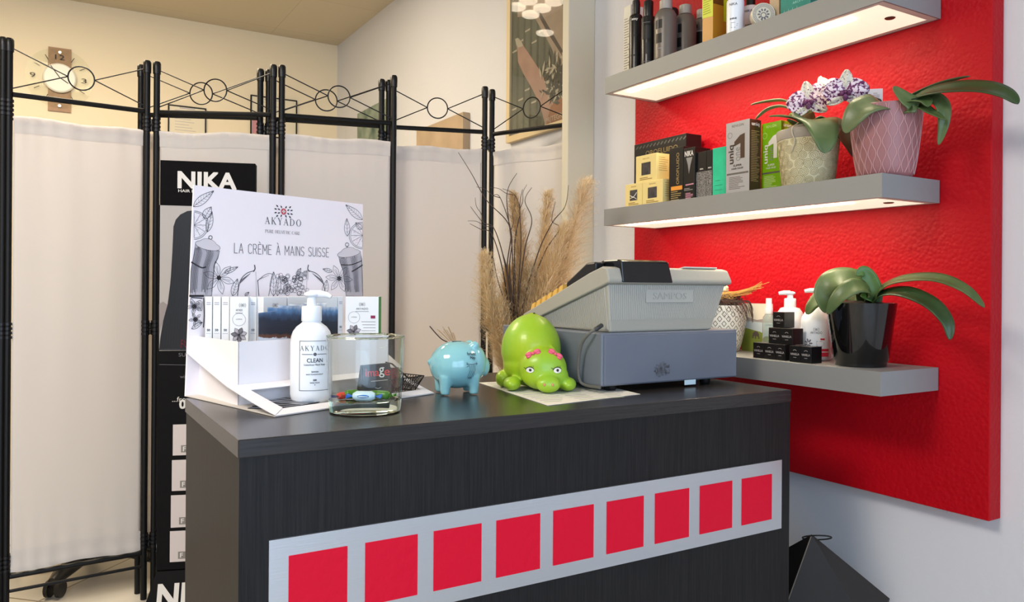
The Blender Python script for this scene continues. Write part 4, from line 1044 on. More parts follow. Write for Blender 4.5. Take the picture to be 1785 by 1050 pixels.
c = px(936, 684, Z=T)
t = thing('piggy_bank', 'lime green crouching pig money box with pink bows and painted eyes', 'piggy bank', (c.x + .030, c.y + .052, T + .0014), -YAW - .02)
M_lime = mat('lime_glaze', (164, 188, 28), 0.38, coat=.12, var=1, vscale=14, var2=(136, 184, 50))
b_ = MB()
b_.ell((-.010, .020, .0800), (.0640, .076, .0760), 36, 26)
b_.ell((-.010, .014, .050), (.0600, .068, .048), 28, 16)
b_.ell((.014, -.046, .0460), (.0500, .038, .0440), 28, 18)
b_.ell((.018, -.0545, .0330), (.0490, .032, .0310), 24, 14)
b_.ell((.0245, -.086, .0185), (.0255, .014, .0180), 24, 14)
b_.ell((.0245, -.093, .0170), (.0235, .010, .0150), 24, 14)
for s in (-1, 1):
    b_.ell((.008 + s*.057, -.048, .0145), (.0185, .029, .0145), 18, 12)
    b_.ell((-.010 + s*.060, .010, .018), (.016, .022, .018), 16, 10)
b_.ell((-.008, .022, .1525), (.013, .013, .0060), 16, 8)
b_.tube([(-.028, -.046, .0640), (-.018, -.040, .0865), (.006, -.038, .0945), (.034, -.038, .0890), (.048, -.042, .070)], .0035, 8)
b_.build('pig_body', M_lime, t, mods=REM(.0028, 3))
def hd(a, b, e=.001):       # head surface (ellipsoid) seen from the front
    x_, z_ = a, b
    r_ = max(.02, 1 - ((x_-.014)/.050)**2 - ((z_-.046)/.044)**2); y_ = -.046 - .038*math.sqrt(r_)
    r2 = 1 - ((x_-.018)/.049)**2 - ((z_-.033)/.031)**2
    if r2 > 0: y_ = min(y_, -.0545 - .032*math.sqrt(r2))
    return (x_, y_ - e, z_)
q = MB()
for s, ex in ((-1, -.0125), (1, .0430)):
    q.poly(arc((ex, .0455), .0078, 0, 2*PI, 20, .0052)[:-1], lambda a, b: hd(a, b, .0012), 0)
    q.poly(arc((ex + .0006, .0458), .0027, 0, 2*PI, 14)[:-1], lambda a, b: hd(a, b, .0018), 1)
    q.stroke(arc((ex, .0455), .0085, .35, PI-.05, 12, .0066), .0013, lambda a, b: hd(a, b, .0015), 1)
    q.stroke([(ex + (-.0085 if s < 0 else -.006), .048), (ex - .0125, .0505)], .0010, lambda a, b: hd(a, b, .0015), 1)
    for k in (-1, 0, 1): q.stroke([(ex + .003 + .003*k, .0520), (ex + .004 + .0035*k, .0548)], .0006, lambda a, b: hd(a, b, .0013), 1)
q.build('painted_eyes', [M_inkw, M_ink], t, smooth=False)
M_pink = mat('bow_pink', (226, 96, 118), 0.45)
for s, bxx, bz, ro in ((-1, -.0065, .0785, -.38), (1, .0395, .0775, .55)):
    bw = MB(); R3 = Matrix.Rotation(ro, 3, 'Y')
    ctr = Vector(hd(bxx, bz, .003)) + Vector((0, .002, 0))
    for k in (-1, 1):
        bw.ell(ctr + R3 @ Vector((k*.0085, 0, .0012)), (.0078, .0042, .0048), 14, 8, R3); bw.ell(ctr + R3 @ Vector((k*.0100, -.001, -.0032)), (.0060, .0036, .0030), 12, 8, R3)
    bw.ell(ctr + Vector((0, -.001, 0)), (.0036, .0042, .0036), 12, 8)
    bw.build('bow', M_pink, t)
q = MB()
for ex in (.0165, .0330): q.ell((ex, -.1022, .0190), (.0026, .0015, .0032), 12, 8)
q.build('nostril', mat('nostril_pink', (206, 142, 96), 0.5), t)
MB().ell((-.004, .016, .1578), (.0028, .0028, .0012), 10, 6).build('filler_hole', M_ink, t)

# price list sheet under the green pig
pts = [px(x, y, Z=T) for x, y in ((835, 668), (955, 708), (1116, 688), (1000, 660))]
cc = sum((p for p in pts), Vector()) / 4
q = MB().prism([(p.x-cc.x, p.y-cc.y) for p in pts], 0, .0007)
o = q.build('paper_sheet', M_paper, None, smooth=False, loc=(cc.x, cc.y, T + .0003)); tag(o, 'printed paper sheet lying under the green pig', 'paper')
e1 = (pts[1]-pts[0]); e2 = (pts[3]-pts[0]); q = MB(); rr = random.Random(4)
pmap = lambda a, b: tuple(pts[0] - cc + e1*a + e2*b + Vector((0, 0, .0009)))
for k in range(16):
    a = .06 + .055*k
    for j in range(3):
        s0 = .05 + .31*j; q.stroke([(a, s0), (a, s0 + rr.uniform(.1, .27))], .014, pmap, k % 2)
q.build('printed_lines', [M_inkl, mat('print_faint_green', (176, 190, 160), 0.7)], o, smooth=False)

# ------------------------------------------------------------------ cash drawer and register
DX0, DX1, DYF, DYR, DZ0, DZ1 = .9755, 1.362, 1.265, 1.663, .8795, .9885
M_dr = mat('drawer_grey', (104, 110, 122), 0.42, var=.05, vscale=6); M_reg = mat('register_grey', (160, 157, 146), 0.5, bump=.1, bscale=400)
t = thing('till', 'grey metal money till with a dark smudge, under the register', 'till', (DX0, DYF, T + .0003))
wd, dp = DX1-DX0, DYR-DYF; z0, z1 = DZ0-T-.0003, DZ1-T-.0003
MB().box(0, wd, .002, dp, z0, z1).build('drawer_case', M_dr, t, smooth=False, bevel=.003)
MB().box(.006, wd-.004, -.0012, .004, z0+.003, z1-.006).build('rear_plate', M_dr, t, smooth=False, bevel=.001)
for x_, y_ in ((.045, .03), (.315, .03), (.045, dp-.03), (.315, dp-.03)): MB().lathe([(0, 0), (.0105, 0), (.0125, .004), (.0130, z0+.001), (0, z0+.001)], 18, (x_, y_, 0)).build('foot', M_blackp, t)
MB().box(.224, .256, -.0022, -.0008, .0045, .0150).build('paper_tag', mat('tag_blue_white', (196, 220, 232), 0.6), t, smooth=False)
m = bpy.data.materials.new('smudge'); m.use_nodes = True; nt, b = nodes_of(m); MATS['smudge'] = m
tc = nt.nodes.new('ShaderNodeTexCoord'); n = nt.nodes.new('ShaderNodeTexNoise'); n.inputs['Scale'].default_value = 110; n.inputs['Detail'].default_value = 6
r = nt.nodes.new('ShaderNodeValToRGB'); r.color_ramp.elements[0].position = .36; r.color_ramp.elements[1].position = .66; r.color_ramp.elements[0].color = rgb(54, 52, 54); r.color_ramp.elements[1].color = rgb(98, 103, 113)
nt.links.new(tc.outputs['Object'], n.inputs['Vector']); nt.links.new(n.outputs['Fac'], r.inputs[0]); nt.links.new(r.outputs[0], b.inputs['Base Color']); b.inputs['Roughness'].default_value = .5
rr = random.Random(12); sm = MB(); cx_, cz_ = .160, z0 + .028
for k in range(130):
    a = rr.uniform(0, 2*PI); d_ = .022*math.sqrt(rr.random()); s_ = rr.uniform(.0016, .0055) * (1.2 - d_/.03)
    sm.poly([(cx_ + d_*math.cos(a) + s_*rr.uniform(.6, 1.2)*math.cos(q_*PI/4), cz_ + d_*.72*math.sin(a) + s_*rr.uniform(.5, 1.1)*math.sin(q_*PI/4)) for q_ in range(8)], lambda a_, b_, k=k: (a_, -.0014 - .000004*k, b_))
sm.build('smudge_stain', m, t, smooth=False)

RX0, RX1 = .9885, 1.331
t = thing('cash_register', 'old grey ribbed cash register standing on the grey metal till', 'cash register', (RX0, 1.268, DZ1 + .0003))
H = lambda z: z - DZ1 - .0003
lenb = .302
body = MB()
x_b0, x_b1, x_t0, x_t1 = .014, .300, .002, .336
zt, zf = H(1.089), H(.9985)
body.add([(x_b0, .006, 0), (x_b1, .006, 0), (x_b1, lenb-.01, 0), (x_b0, lenb-.01, 0), (x_t0, 0, zt), (x_t1, 0, zt), (x_t1-.01, lenb, zf), (x_t0, lenb, zf)],
   [(3,2,1,0), (4,5,6,7), (0,1,5,4), (1,2,6,5), (2,3,7,6), (3,0,4,7)])
body.build('register_body', M_reg, t, smooth=False, bevel=.004)
M_rib = mat('register_rib', (172, 170, 162), 0.5)
rb = MB()
for k in range(62):
    f_ = (k + .5)/62
    for (z_a, z_b) in ((.026, zt-.002),):
        xa = x_b0 + (x_b1-x_b0)*f_ + ((x_t0 + (x_t1-x_t0)*f_) - (x_b0 + (x_b1-x_b0)*f_))*z_a/zt; xb = x_b0 + (x_b1-x_b0)*f_ + ((x_t0 + (x_t1-x_t0)*f_) - (x_b0 + (x_b1-x_b0)*f_))*z_b/zt
        ya = .006*(1 - z_a/zt); yb = .006*(1 - z_b/zt)
        rb.add([(xa-.0011, ya-.0007, z_a), (xa+.0011, ya-.0007, z_a), (xb+.0012, yb-.0007, z_b), (xb-.0012, yb-.0007, z_b), (xa-.0016, ya+.002, z_a), (xa+.0016, ya+.002, z_a), (xb+.0018, yb+.002, z_b), (xb-.0018, yb+.002, z_b)], [(0,1,2,3), (0,3,7,4), (1,5,6,2)])
for k in range(54):
    y_ = .012 + (lenb-.03)*k/53; ztop = zt + (zf-zt)*y_/lenb - .004; z_a = .006
    xs_ = lambda z: x_b0 + (x_t0-x_b0)*z/(zt + (zf-zt)*y_/lenb)
    if ztop - z_a < .006: continue
    rb.add([(xs_(z_a)-.0012, y_-.0011, z_a), (xs_(z_a)-.0012, y_+.0011, z_a), (xs_(ztop)-.0012, y_+.0011, ztop), (xs_(ztop)-.0012, y_-.0011, ztop), (xs_(z_a)+.002, y_-.0017, z_a), (xs_(z_a)+.002, y_+.0017, z_a), (xs_(ztop)+.002, y_+.0017, ztop), (xs_(ztop)+.002, y_-.0017, ztop)], [(0,3,2,1), (0,4,7,3), (1,2,6,5)])
rb.build('ribbing', M_rib, t, smooth=False)
top = MB(); x0, x1 = -.004, .346
prof = [(-.010, H(1.091)), (-.012, H(1.097)), (-.004, H(1.121)), (.012, H(1.1245)), (.055, H(1.112)), (.316, H(1.0175)), (.318, H(1.008)), (.312, H(.9995)), (.30, H(.9965))]
top.prism(prof, x0, x1, lambda y, z, x: (x - (.006 if (z > H(1.11) and x > .2) else 0), y, z))
top.build('top_housing', M_reg, t, smooth=False, bevel=.003)
pod = MB()
podp = [(-.0145, H(1.0915)), (-.008, H(1.136)), (.004, H(1.1395)), (.050, H(1.139)), (.075, H(1.132)), (.140, H(1.094)), (.140, H(1.082)), (.02, H(1.10))]
pod.prism(podp, .030, .167, lambda y, z, x: (x - (.008 if (z > H(1.12) and x > .1) else 0), y, z)).build('customer_display', mat('display_gloss_black', (12, 13, 16), 0.12), t, smooth=False, bevel=.0025)
pod = MB().prism([(.045, H(1.135)), (.075, H(1.1335)), (.150, H(1.092)), (.150, H(1.08)), (.045, H(1.08))], .004, .029, lambda y, z, x: (x, y, z)).build('side_hood', M_blackp, t, smooth=False, bevel=.004)
MB().add([(.215, .004, H(1.1252)), (.315, .004, H(1.1252)), (.315, .055, H(1.1150)), (.215, .055, H(1.1150)), (.215, .004, H(1.1285)), (.315, .004, H(1.1285)), (.315, .055, H(1.1185)), (.215, .055, H(1.1185))], [(3,2,1,0), (4,5,6,7), (0,1,5,4), (1,2,6,5), (2,3,7,6), (3,0,4,7)]).build('printer_cover', mat('cover_pale', (190, 188, 182), 0.5), t, smooth=False, bevel=.001)
kt = MB(); kb = mat('key_yellow', (214, 172, 84), 0.45)
for r_ in range(6):
    for c_ in range(9):
        y_ = .165 + r_*.023; zk = H(1.112) + (H(1.0175)-H(1.112))*(y_-.055)/(.316-.055); x_ = .004 + c_*.034
        if x_ > .31: continue
        kt.add([(x_, y_, zk-.002), (x_+.024, y_, zk-.002), (x_+.024, y_+.017, zk-.0085), (x_, y_+.017, zk-.0085), (x_+.003, y_+.002, zk+.0150), (x_+.021, y_+.002, zk+.0150), (x_+.021, y_+.015, zk+.0100), (x_+.003, y_+.015, zk+.0100)], [(3,2,1,0), (4,5,6,7), (0,1,5,4), (1,2,6,5), (2,3,7,6), (3,0,4,7)])
kt.build('key', kb, t, smooth=False)
zl0_, zl1_ = H(1.050), H(1.0775)
MB().box(.104, .238, -.0005, .004, zl0_, zl1_).build('name_plate', M_rib, t, smooth=False, bevel=.0008)
q = MB(); q.text('SAMPOS', .171, zl0_+.007, lambda a, b: (a, -.0016, b), h=.0145, w=.095)
q.build('embossed_lettering', mat('plate_raised', (166, 164, 156), 0.55), t, smooth=False, mods=[('SOLIDIFY', {'thickness': .0008})])
cp = [(px(x, y, X=xx)) for x, y, xx in ((1056, 570, .984), (1042, 572, .975), (1026, 583, .962), (1013, 603, .960), (1008, 640, .961), (1011, 664, .962), (1022, 672, .966), (1046, 676, .970))]
cp[0] = Vector((.990, 1.285, 1.004))
o_ = Vector((RX0, 1.268, DZ1 + .0003))
for p in cp: p.z = max(p.z, T + .004)
MB().tube([p - o_ for p in spline(cp, 8)], .0032, 8).build('power_cord', mat('cord_grey', (96, 94, 90), 0.5), t)
sr = MB()
for k in range(9):
    s_ = spline(cp[:4], 8); i_ = 2 + k
    sr.tube([s_[i_] - o_, s_[i_] - o_ + (s_[i_+1]-s_[i_]).normalized()*.0022], .0048, 10)
sr.build('strain_relief', mat('relief_dark', (60, 60, 60), 0.5), t)
# ------------------------------------------------------------------ goods on the shelves
LOW, MID, TOP = .915 + .0004, .316 + 1.0004, 1.711 + .0004
def yy(x, X): return px(x, 500, X=X).y
def shelf_box(name, lab, cat, x0, x1, X, dp, z, ht, m, group=None, bevel=.0008):
    """box on a shelf, front turned to the shop (-X), between two frame columns"""
    ya, yb = yy(x0, X), yy(x1, X); wd = ya - yb
    o = carton(name, lab, cat, (X + dp/2, (ya+yb)/2, z), -PI/2, wd, dp, ht, m, group, bevel)
    return o, wd
def lines(q, f, x0, x1, z1, dz, n, w_, mi=0, seed=1):
    rr = random.Random(seed)
    for k in range(n): q.stroke([(x0, z1 - dz*k), (x0 + (x1-x0)*rr.uniform(.55, 1), z1 - dz*k)], w_, f, mi)

# middle shelf: cream coloured window boxes
M_crm = mat('carton_cream', (226, 206, 136), 0.5); M_win = mat('window_film', (70, 66, 66), 0.15, var=.4, vscale=60)
for x0, x1, X, z, lab in ((1089, 1118, 1.465, MID, 'cream window box with white crossing lines in its window, at the shelf end'),
                          (1118.6, 1154, 1.465, MID, 'cream window box in the bottom row, beside the upright black box'),
                          (1107, 1143, 1.472, MID + .0665, 'cream window box sitting on top of the other two')):
    o, wd = shelf_box('window_box', lab, 'box', x0, x1, X, .052, z, .066 if z < MID+.01 else .077, M_crm, 'cream window boxes')
    ht = .066 if z < MID+.01 else .077; f = FR(wd, .052); q = MB()
    q.poly([(-wd*.22, ht*.26), (wd*.22, ht*.26), (wd*.22, ht*.72), (-wd*.22, ht*.72)], f, 0)
    if x0 < 1100: q.stroke(spline([(-wd*.2, ht*.5), (0, ht*.42), (wd*.2, ht*.6)], 6), .0022, lambda a, b: (a, -.0268, b), 1); q.stroke(spline([(-wd*.2, ht*.36), (0, ht*.40), (wd*.2, ht*.30)], 6), .0016, lambda a, b: (a, -.0268, b), 1)
    q.text('REVLON', 0, ht*.84, f, h=.0035, w=wd*.3, mi=2); lines(q, f, -wd*.3, wd*.34, ht*.16, .0045, 2, .0022, 2)
    lines(q, SD(wd, .052), -.018, .020, ht*.85, .006, 7, .0012, 2)
    q.build('window_print', [M_win, M_inkw, mat('gold_ink', (150, 120, 60), 0.5)], o, smooth=False)
M_box = mat('carton_black', (17, 15, 16), 0.3)
o, wd = shelf_box('hair_oil_box', 'long black hair oil box lying behind the cream window boxes', 'box', 1104, 1194, 1.575, .06, MID, .208, M_box, 'black hair product boxes')
q = MB(); f = FR(wd, .06)
q.text('OROFLUIDO', .01, .166, f, h=.015, w=.14, mi=0)
for k in range(14): q.stroke([(-wd*.46 + k*.016, .192), (-wd*.46 + .010 + k*.016, .200)], .004, f, 1)
q.build('front_print', [mat('gold_dim', (120, 104, 66), 0.4), mat('grey_dim', (74, 74, 70), 0.5)], o, smooth=False)
o, wd = shelf_box('hair_oil_box', 'upright black hair oil box with gold sideways lettering and orange band', 'box', 1165, 1189.4, 1.472, .058, MID, .146, M_box, 'black hair product boxes')
q = MB(); f = FR(wd, .058)
q.text('OROFLUIDO', wd*.22, .088, f, h=.0105, w=.085, mi=0, rot=PI/2)
q.poly([(-wd*.35, .030), (wd*.45, .030), (wd*.45, .041), (-wd*.35, .041)], f, 1); lines(q, f, -wd*.35, wd*.42, .026, .0055, 5, .002, 0)
q.build('front_print', [mat('gold_line', (170, 146, 90), 0.4), mat('orange_band', (222, 148, 48), 0.5)], o, smooth=False)
o, wd = shelf_box('hair_product_box', 'black box with white lettering and silver thorn picture', 'box', 1190, 1209.6, 1.472, .056, MID, .138, M_box, 'black hair product boxes')
q = MB(); f = FR(wd, .056)
q.text('NIKA', 0, .116, f, h=.0135, w=wd*.75, bold=.03, mi=0); q.poly([(-wd*.26, .112), (wd*.3, .112), (wd*.12, .090), (0, .068), (-wd*.1, .092)], f, 1)
q.poly([(-wd*.3, .038), (wd*.42, .039), (wd*.42, .0425), (-wd*.3, .0415)], f, 2); lines(q, f, -wd*.42, wd*.4, .030, .004, 2, .002, 1); lines(q, f, -wd*.3, wd*.42, .017, .004, 4, .0022, 2)
q.build('front_print', [M_inkw, mat('silver_ink', (150, 148, 150), 0.35, .4), mat('rose_ink', (186, 130, 150), 0.5)], o, smooth=False)
m = mat('glitter_print', (40, 38, 40), 0.4, var=1, vscale=260, var2=(150, 146, 142))
for x0, x1, lab in ((1210, 1229.6, 'black box with grey glitter lower half, beside the thorn box'), (1230, 1240, 'narrow black box with grey glitter lower half, beside the turquoise box')):
    o, wd = shelf_box('hair_product_box', lab, 'box', x0, x1, 1.478, .06, MID, .122, M_box, 'black hair product boxes')
    q = MB(); f = FR(wd, .06); q.poly([(-wd/2, 0), (wd/2, 0), (wd/2, .070), (-wd/2, .070)], f, 0); q.text('NIKA', wd*.1, .075, f, h=.0036, bold=.03, mi=1)
    q.build('front_print', [m, M_inkw], o, smooth=False)
o, wd = shelf_box('hair_product_box', 'glossy turquoise box beside the tall silver box', 'box', 1240.6, 1263.6, 1.478, .05, MID, .124, mat('carton_turquoise', (52, 190, 146), 0.15, var=.12, vscale=30), None)
q = MB(); f = FR(wd, .05); lines(q, f, -wd*.3, wd*.3, .040, .012, 3, .0012); q.build('front_print', mat('teal_ink', (30, 130, 104), 0.4), o, smooth=False)
def one_box(lab, x0, x1, X, ht, mfront, mside, one_c, word_c, text_c):
    o, wd = shelf_box('hair_mask_box', lab, 'box', x0, x1, X, .040, MID, ht, mside, 'tall hair mask boxes')
    q = MB(); f0 = FR(wd, .040, .0003); f = FR(wd, .040, .0006); f2 = FR(wd, .040, .0009)
    q.poly([(-wd/2, 0), (wd/2, 0), (wd/2, ht), (-wd/2, ht)], f0, 0)
    q.text('REVLON', 0, ht*.925, f, h=.0062, w=wd*.5, mi=3)
    q.poly([(-wd*.14, ht*.72), (wd*.10, ht*.80), (wd*.30, ht*.82), (wd*.30, ht*.48), (wd*.12, ht*.48), (wd*.12, ht*.69), (-wd*.14, ht*.66)], f, 1)
    q.text('uniq', -wd*.10, ht*.55, f2, h=wd*.28, w=ht*.26, rot=PI/2, bold=.02, mi=2)
    q.text('one', wd*.12, ht*.545, f2, h=wd*.19, w=ht*.19, rot=PI/2, mi=4)
    q.stroke(arc((-wd*.33, ht*.82), .007, 0, 2*PI, 20), .0009, f, 3)
    q.text('SUPER', 0, ht*.375, f, h=.0050, w=wd*.36, bold=.02, mi=2); q.text('HAIR MASK', 0, ht*.335, f, h=.0042, w=wd*.5, bold=.01, mi=2)
    q.poly([(-wd*.46, ht*.265), (wd*.46, ht*.265), (wd*.46, ht*.29), (-wd*.46, ht*.29)], f, 5)
    lines(q, f, -wd*.36, wd*.36, ht*.23, .0036, 9, .0013, 3, 3)
    q.build('front_print', [mfront, one_c, word_c, text_c, mat('word_grey', (136, 136, 130), 0.5), mat('band_dark', (96, 92, 86), 0.4)], o, smooth=False)
    q = MB(); s_ = SD(wd, .040); q.text('uniq', 0, ht*.90, s_, h=.011, w=.026, bold=.02, mi=0)
    for k in range(30): q.stroke([(-.015, ht*.84 - k*.0042), (-.015 + random.Random(k).uniform(.018, .030), ht*.84 - k*.0042)], .0016, s_, 1)
    q.build('side_print', [M_inkw, mat('brown_text', (170, 140, 96), 0.5)], o, smooth=False)
M_brn = mat('mask_brown', (66, 44, 30), 0.35)
one_box('tall silver hair mask box with a large brown figure one', 1264.2, 1305, 1.472, .178, mat('mask_silver', (176, 176, 180), 0.3, .35), M_brn, M_brn, mat('word_brown', (52, 36, 28), 0.5), mat('text_brown', (96, 86, 78), 0.5))
one_box('tall lime green hair mask box with a large white figure one', 1326, 1360, 1.520, .170, mat('mask_lime', (118, 172, 10), 0.3), mat('mask_lime_side', (128, 160, 24), 0.35), M_inkw, M_inkw, mat('text_pale_lime', (200, 220, 150), 0.5))
shelf_box('hair_mask_box', 'orange brown box top showing behind the lime box', 'box', 1356, 1374, 1.590, .045, MID, .165, mat('mask_orange', (150, 74, 30), 0.4), 'tall hair mask boxes')

# ---- plants
def leaf(parent, pts, wmax, m, n=18, fold=.25, upv=(0, 0, 1), droop=0, o=Vector((0,0,0)), tipp=.8):
    S_ = spline([Vector(p) - o for p in pts], 8); N_ = len(S_)
    mb = MB(); vs, fs = [], []
    up_ = Vector(upv)
    for i, p in enumerate(S_):
        tt = i/(N_-1); tg = (S_[min(i+1, N_-1)] - S_[max(i-1, 0)]).normalized()
        sd = tg.cross(up_)
        sd = sd.normalized() if sd.length > 1e-3 else RGT.copy()
        nm = sd.cross(tg).normalized()
        wv = wmax/2 * max(.02, math.sin(PI*min(1, .12 + .88*tt**tipp))**.62)
        if tt > .999: wv = .0006
        for j in range(7):
            s = (j-3)/3
            vs.append(p + sd*wv*s + nm*(abs(s)*fold*wv - droop*s*s*wv))
    for i in range(N_-1):
        for j in range(6): fs.append((i*7+j, i*7+j+1, (i+1)*7+j+1, (i+1)*7+j))
    return mb.add(vs, fs).build('leaf', m, parent, angle=70, mods=[('SOLIDIFY', {'thickness': .0022, 'offset': 0})])
def leafmat(name, c1, c2, rough=.42):
    m = mat(name, c1, rough, var=1, vscale=14, var2=c2, coat=.05, bump=.15, bscale=90)
    return m
M_leaf = leafmat('leaf_green', (70, 92, 50), (92, 108, 66)); M_leafd = leafmat('leaf_dark', (36, 58, 28), (50, 74, 38)); M_leafp = leafmat('leaf_pale', (120, 136, 98), (96, 116, 76))
def P3(*L): return [px(x, y, X=X) for x, y, X in L]

# swirl pot
sc = px(1409, 235, X=1.512); SP = Vector((1.512, sc.y, MID))
t = thing('orchid_pot', 'cream plant pot with raised spirals, holding the spotted orchid', 'plant pot', tuple(SP), 0)
H1 = .127; r0_, r1_ = .0565, .0695
def prof(z): return r0_ + (r1_-r0_)*z/H1
MB().lathe([(0, 0), (r0_-.004, 0), (r0_, .004), (prof(H1-.022), H1-.022), (r1_, H1-.0005), (r1_-.001, H1), (r1_-.004, H1), (r1_-.006, H1-.02), (0, H1-.022)], 64).build('pot_body', mat('pot_cream', (206, 198, 164), 0.38), t)
sp_ = MB(); rr = random.Random(8); cyl = lambda a, z, e=.0004: ((prof(z)+e)*math.cos(a), (prof(z)+e)*math.sin(a), z)
cs = []
for row in range(6):
    for k in range(18):
        cs.append((2*PI*(k + .5*(row % 2))/18 + rr.uniform(-.04, .04), .010 + row*.0178 + rr.uniform(-.002, .002), rr.uniform(.0095, .0130)))
for a0, z0_, R_ in cs:
    pts = []; turns = 3.2; n_ = 60; ph0 = rr.uniform(0, 6)
    for i in range(n_+1):
        s_ = i/n_; r_ = R_*(.08 + .92*s_); th = ph0 + turns*2*PI*s_; z_ = z0_ + r_*math.sin(th)
        if not .003 < z_ < H1-.024:
            if len(pts) > 2: sp_.tube(pts, .0005, 4)
            pts = []; continue
        pts.append(cyl(a0 + r_*math.cos(th)/prof(z0_), z_))
    if len(pts) > 2: sp_.tube(pts, .0005, 4)
sp_.build('spiral_relief', mat('pot_cream_relief', (168, 156, 116), 0.45), t)
MB().lathe([(prof(H1-.022)+.0004, H1-.0225), (prof(H1-.022)+.0012, H1-.022), (r1_+.0010, H1-.0015), (r1_+.0004, H1-.0004)], 64).build('rim_band', mat('pot_rim_grey', (150, 142, 132), 0.5), t)
t2 = thing('orchid_plant', 'spotted orchid with broad drooping leaves in the cream spiral pot', 'plant', tuple(SP + Vector((0, 0, H1-.021))))
O2 = t2.location.copy()
M_bark = mat('bark_mix', (58, 44, 34), 0.9, bump=.6, bscale=90, var=.5, vscale=60)
MB().ell((0, 0, .0125), (.058, .058, .011), 28, 10).build('bark', M_bark, t2)
MB().lathe([(.040, .014), (.044, .032), (.0425, .032), (.038, .014)], 32).build('inner_pot', mat('clear_liner', (206, 200, 190), 0.2, trans=.5), t2)
leaf(t2, P3((1404, 228, 1.512), (1412, 210, 1.48), (1428, 215, 1.45), (1437, 240, 1.435), (1437, 267, 1.428)), .080, M_leaf, upv=(-.5, -.8, .25), fold=.12, o=O2)
leaf(t2, P3((1404, 226, 1.515), (1394, 196, 1.51), (1372, 178, 1.505), (1340, 178, 1.50), (1309, 183, 1.495)), .030, M_leafp, o=O2)
leaf(t2, P3((1403, 226, 1.515), (1388, 198, 1.50), (1364, 187, 1.49), (1338, 192, 1.48), (1317, 208, 1.475)), .024, M_leafp, o=O2)
leaf(t2, P3((1402, 228, 1.515), (1388, 210, 1.50), (1366, 204, 1.49), (1341, 203, 1.48)), .026, M_leafp, o=O2)
leaf(t2, P3((1410, 226, 1.515), (1440, 208, 1.52), (1456, 216, 1.51)), .040, M_leaf, o=O2)
leaf(t2, P3((1412, 228, 1.52), (1452, 216, 1.535), (1472, 240, 1.545), (1491, 276, 1.55)), .040, leafmat('leaf_red_back', (92, 60, 48), (70, 74, 44)), upv=(-.4, -.6, .6), o=O2)
leaf(t2, P3((1400, 228, 1.515), (1380, 216, 1.50), (1372, 209, 1.495)), .045, M_leafd, o=O2)
MB().tube(spline(P3((1382, 222, 1.448), (1381, 232, 1.444), (1384, 242, 1.443), (1385, 254, 1.4435), (1379, 263, 1.4435)), 6) if False else [p - O2 for p in spline(P3((1392, 214, 1.47), (1382, 222, 1.446), (1381, 232, 1.440), (1385, 246, 1.443), (1379, 263, 1.444)), 6)], .0012, 6).build('air_root', mat('root_pale', (196, 190, 168), 0.6), t2)
def specked(name, base, spot, scale, thr):
    m = bpy.data.materials.new(name); m.use_nodes = True; MATS[name] = m; nt, b = nodes_of(m)
    tc = nt.nodes.new('ShaderNodeTexCoord'); n = nt.nodes.new('ShaderNodeTexNoise'); n.inputs['Scale'].default_value = scale; n.inputs['Detail'].default_value = 2
    r = nt.nodes.new('ShaderNodeValToRGB'); e = r.color_ramp.elements; e[0].position = thr; e[1].position = thr + .05; e[0].color = rgb(*base); e[1].color = rgb(*spot)
    nt.links.new(tc.outputs['Object'], n.inputs['Vector']); nt.links.new(n.outputs['Fac'], r.inputs[0]); nt.links.new(r.outputs[0], b.inputs['Base Color']); b.inputs['Roughness'].default_value = .5
    return m
M_pet = specked('petal_purple_blotch', (226, 208, 216), (98, 24, 84), 165, .49); M_sep = specked('sepal_speckled', (222, 214, 196), (96, 52, 80), 330, .60)
M_lip = mat('lip_plum', (94, 40, 82), 0.45, var=.5, vscale=90)
def bloom(c, nv, size, roll=0, squash=1):
    nv = nv.normalized(); sx_ = Vector((0, 0, 1)).cross(nv).normalized(); sy_ = nv.cross(sx_)
    def petal(name, a, l, wd, m, back):
        a += roll; di = sx_*math.cos(a) + sy_*math.sin(a)*squash; sd = nv.cross(di).normalized()
        def fn(i, j):
            s = (i - .5)*2; wv = wd/2*max(.05, math.sin(PI*min(1, .06 + .92*j**.75)))**.6
            return c + di*(l*j) + sd*(s*wv) + nv*(.10*l*math.sin(PI*j) - .22*wv*s*s - back + .004*math.sin(6*s + 3*j)*j)
        MB().grid(8, 10, fn).build(name, m, t2, angle=80, mods=[('SOLIDIFY', {'thickness': .0009})])
    for a in (PI/2, PI*1.21, PI*1.79): petal('sepal', a, size*.98, size*.66, M_sep, .003)
    for a in (.06, PI-.06): petal('petal', a, size*1.02, size*1.15, M_pet, 0)
    lp = MB(); R3 = Matrix((sx_, sy_, nv)).transposed()
    lp.ell(c + nv*.006, (size*.10, size*.10, size*.14), 12, 8, R3)
    for s in (-1, 1): lp.ell(c + nv*.008 + sx_*s*size*.15 - sy_*size*.05, (size*.11, size*.14, size*.10), 12, 8, R3)
    lp.ell(c + nv*.012 - sy_*size*.24, (size*.12, size*.17, size*.06), 12, 8, R3)
    lp.build('lip', M_lip, t2)
tocam = lambda p: (EYE - p)
for x, y, X, sz, ro, lean in ((1409, 177, 1.475, .046, .12, (0, 0, .1)), (1474, 159, 1.485, .046, -.05, (0, 0, -.2)), (1440, 156, 1.505, .040, .3, (.3, .2, .5))):
    c = px(x, y, X=X) - O2; bloom(c, (tocam(px(x, y, X=X)).normalized() + Vector(lean)), sz, ro)
MB().tube([p - O2 for p in spline(P3((1418, 226, 1.52), (1530, 182, 1.53), (1513, 168, 1.52), (1480, 158, 1.51), (1440, 160, 1.512), (1410, 176, 1.49)), 8)][8:], .0016, 8).build('flower_stem', mat('stem_dark', (48, 36, 34), 0.5), t2)
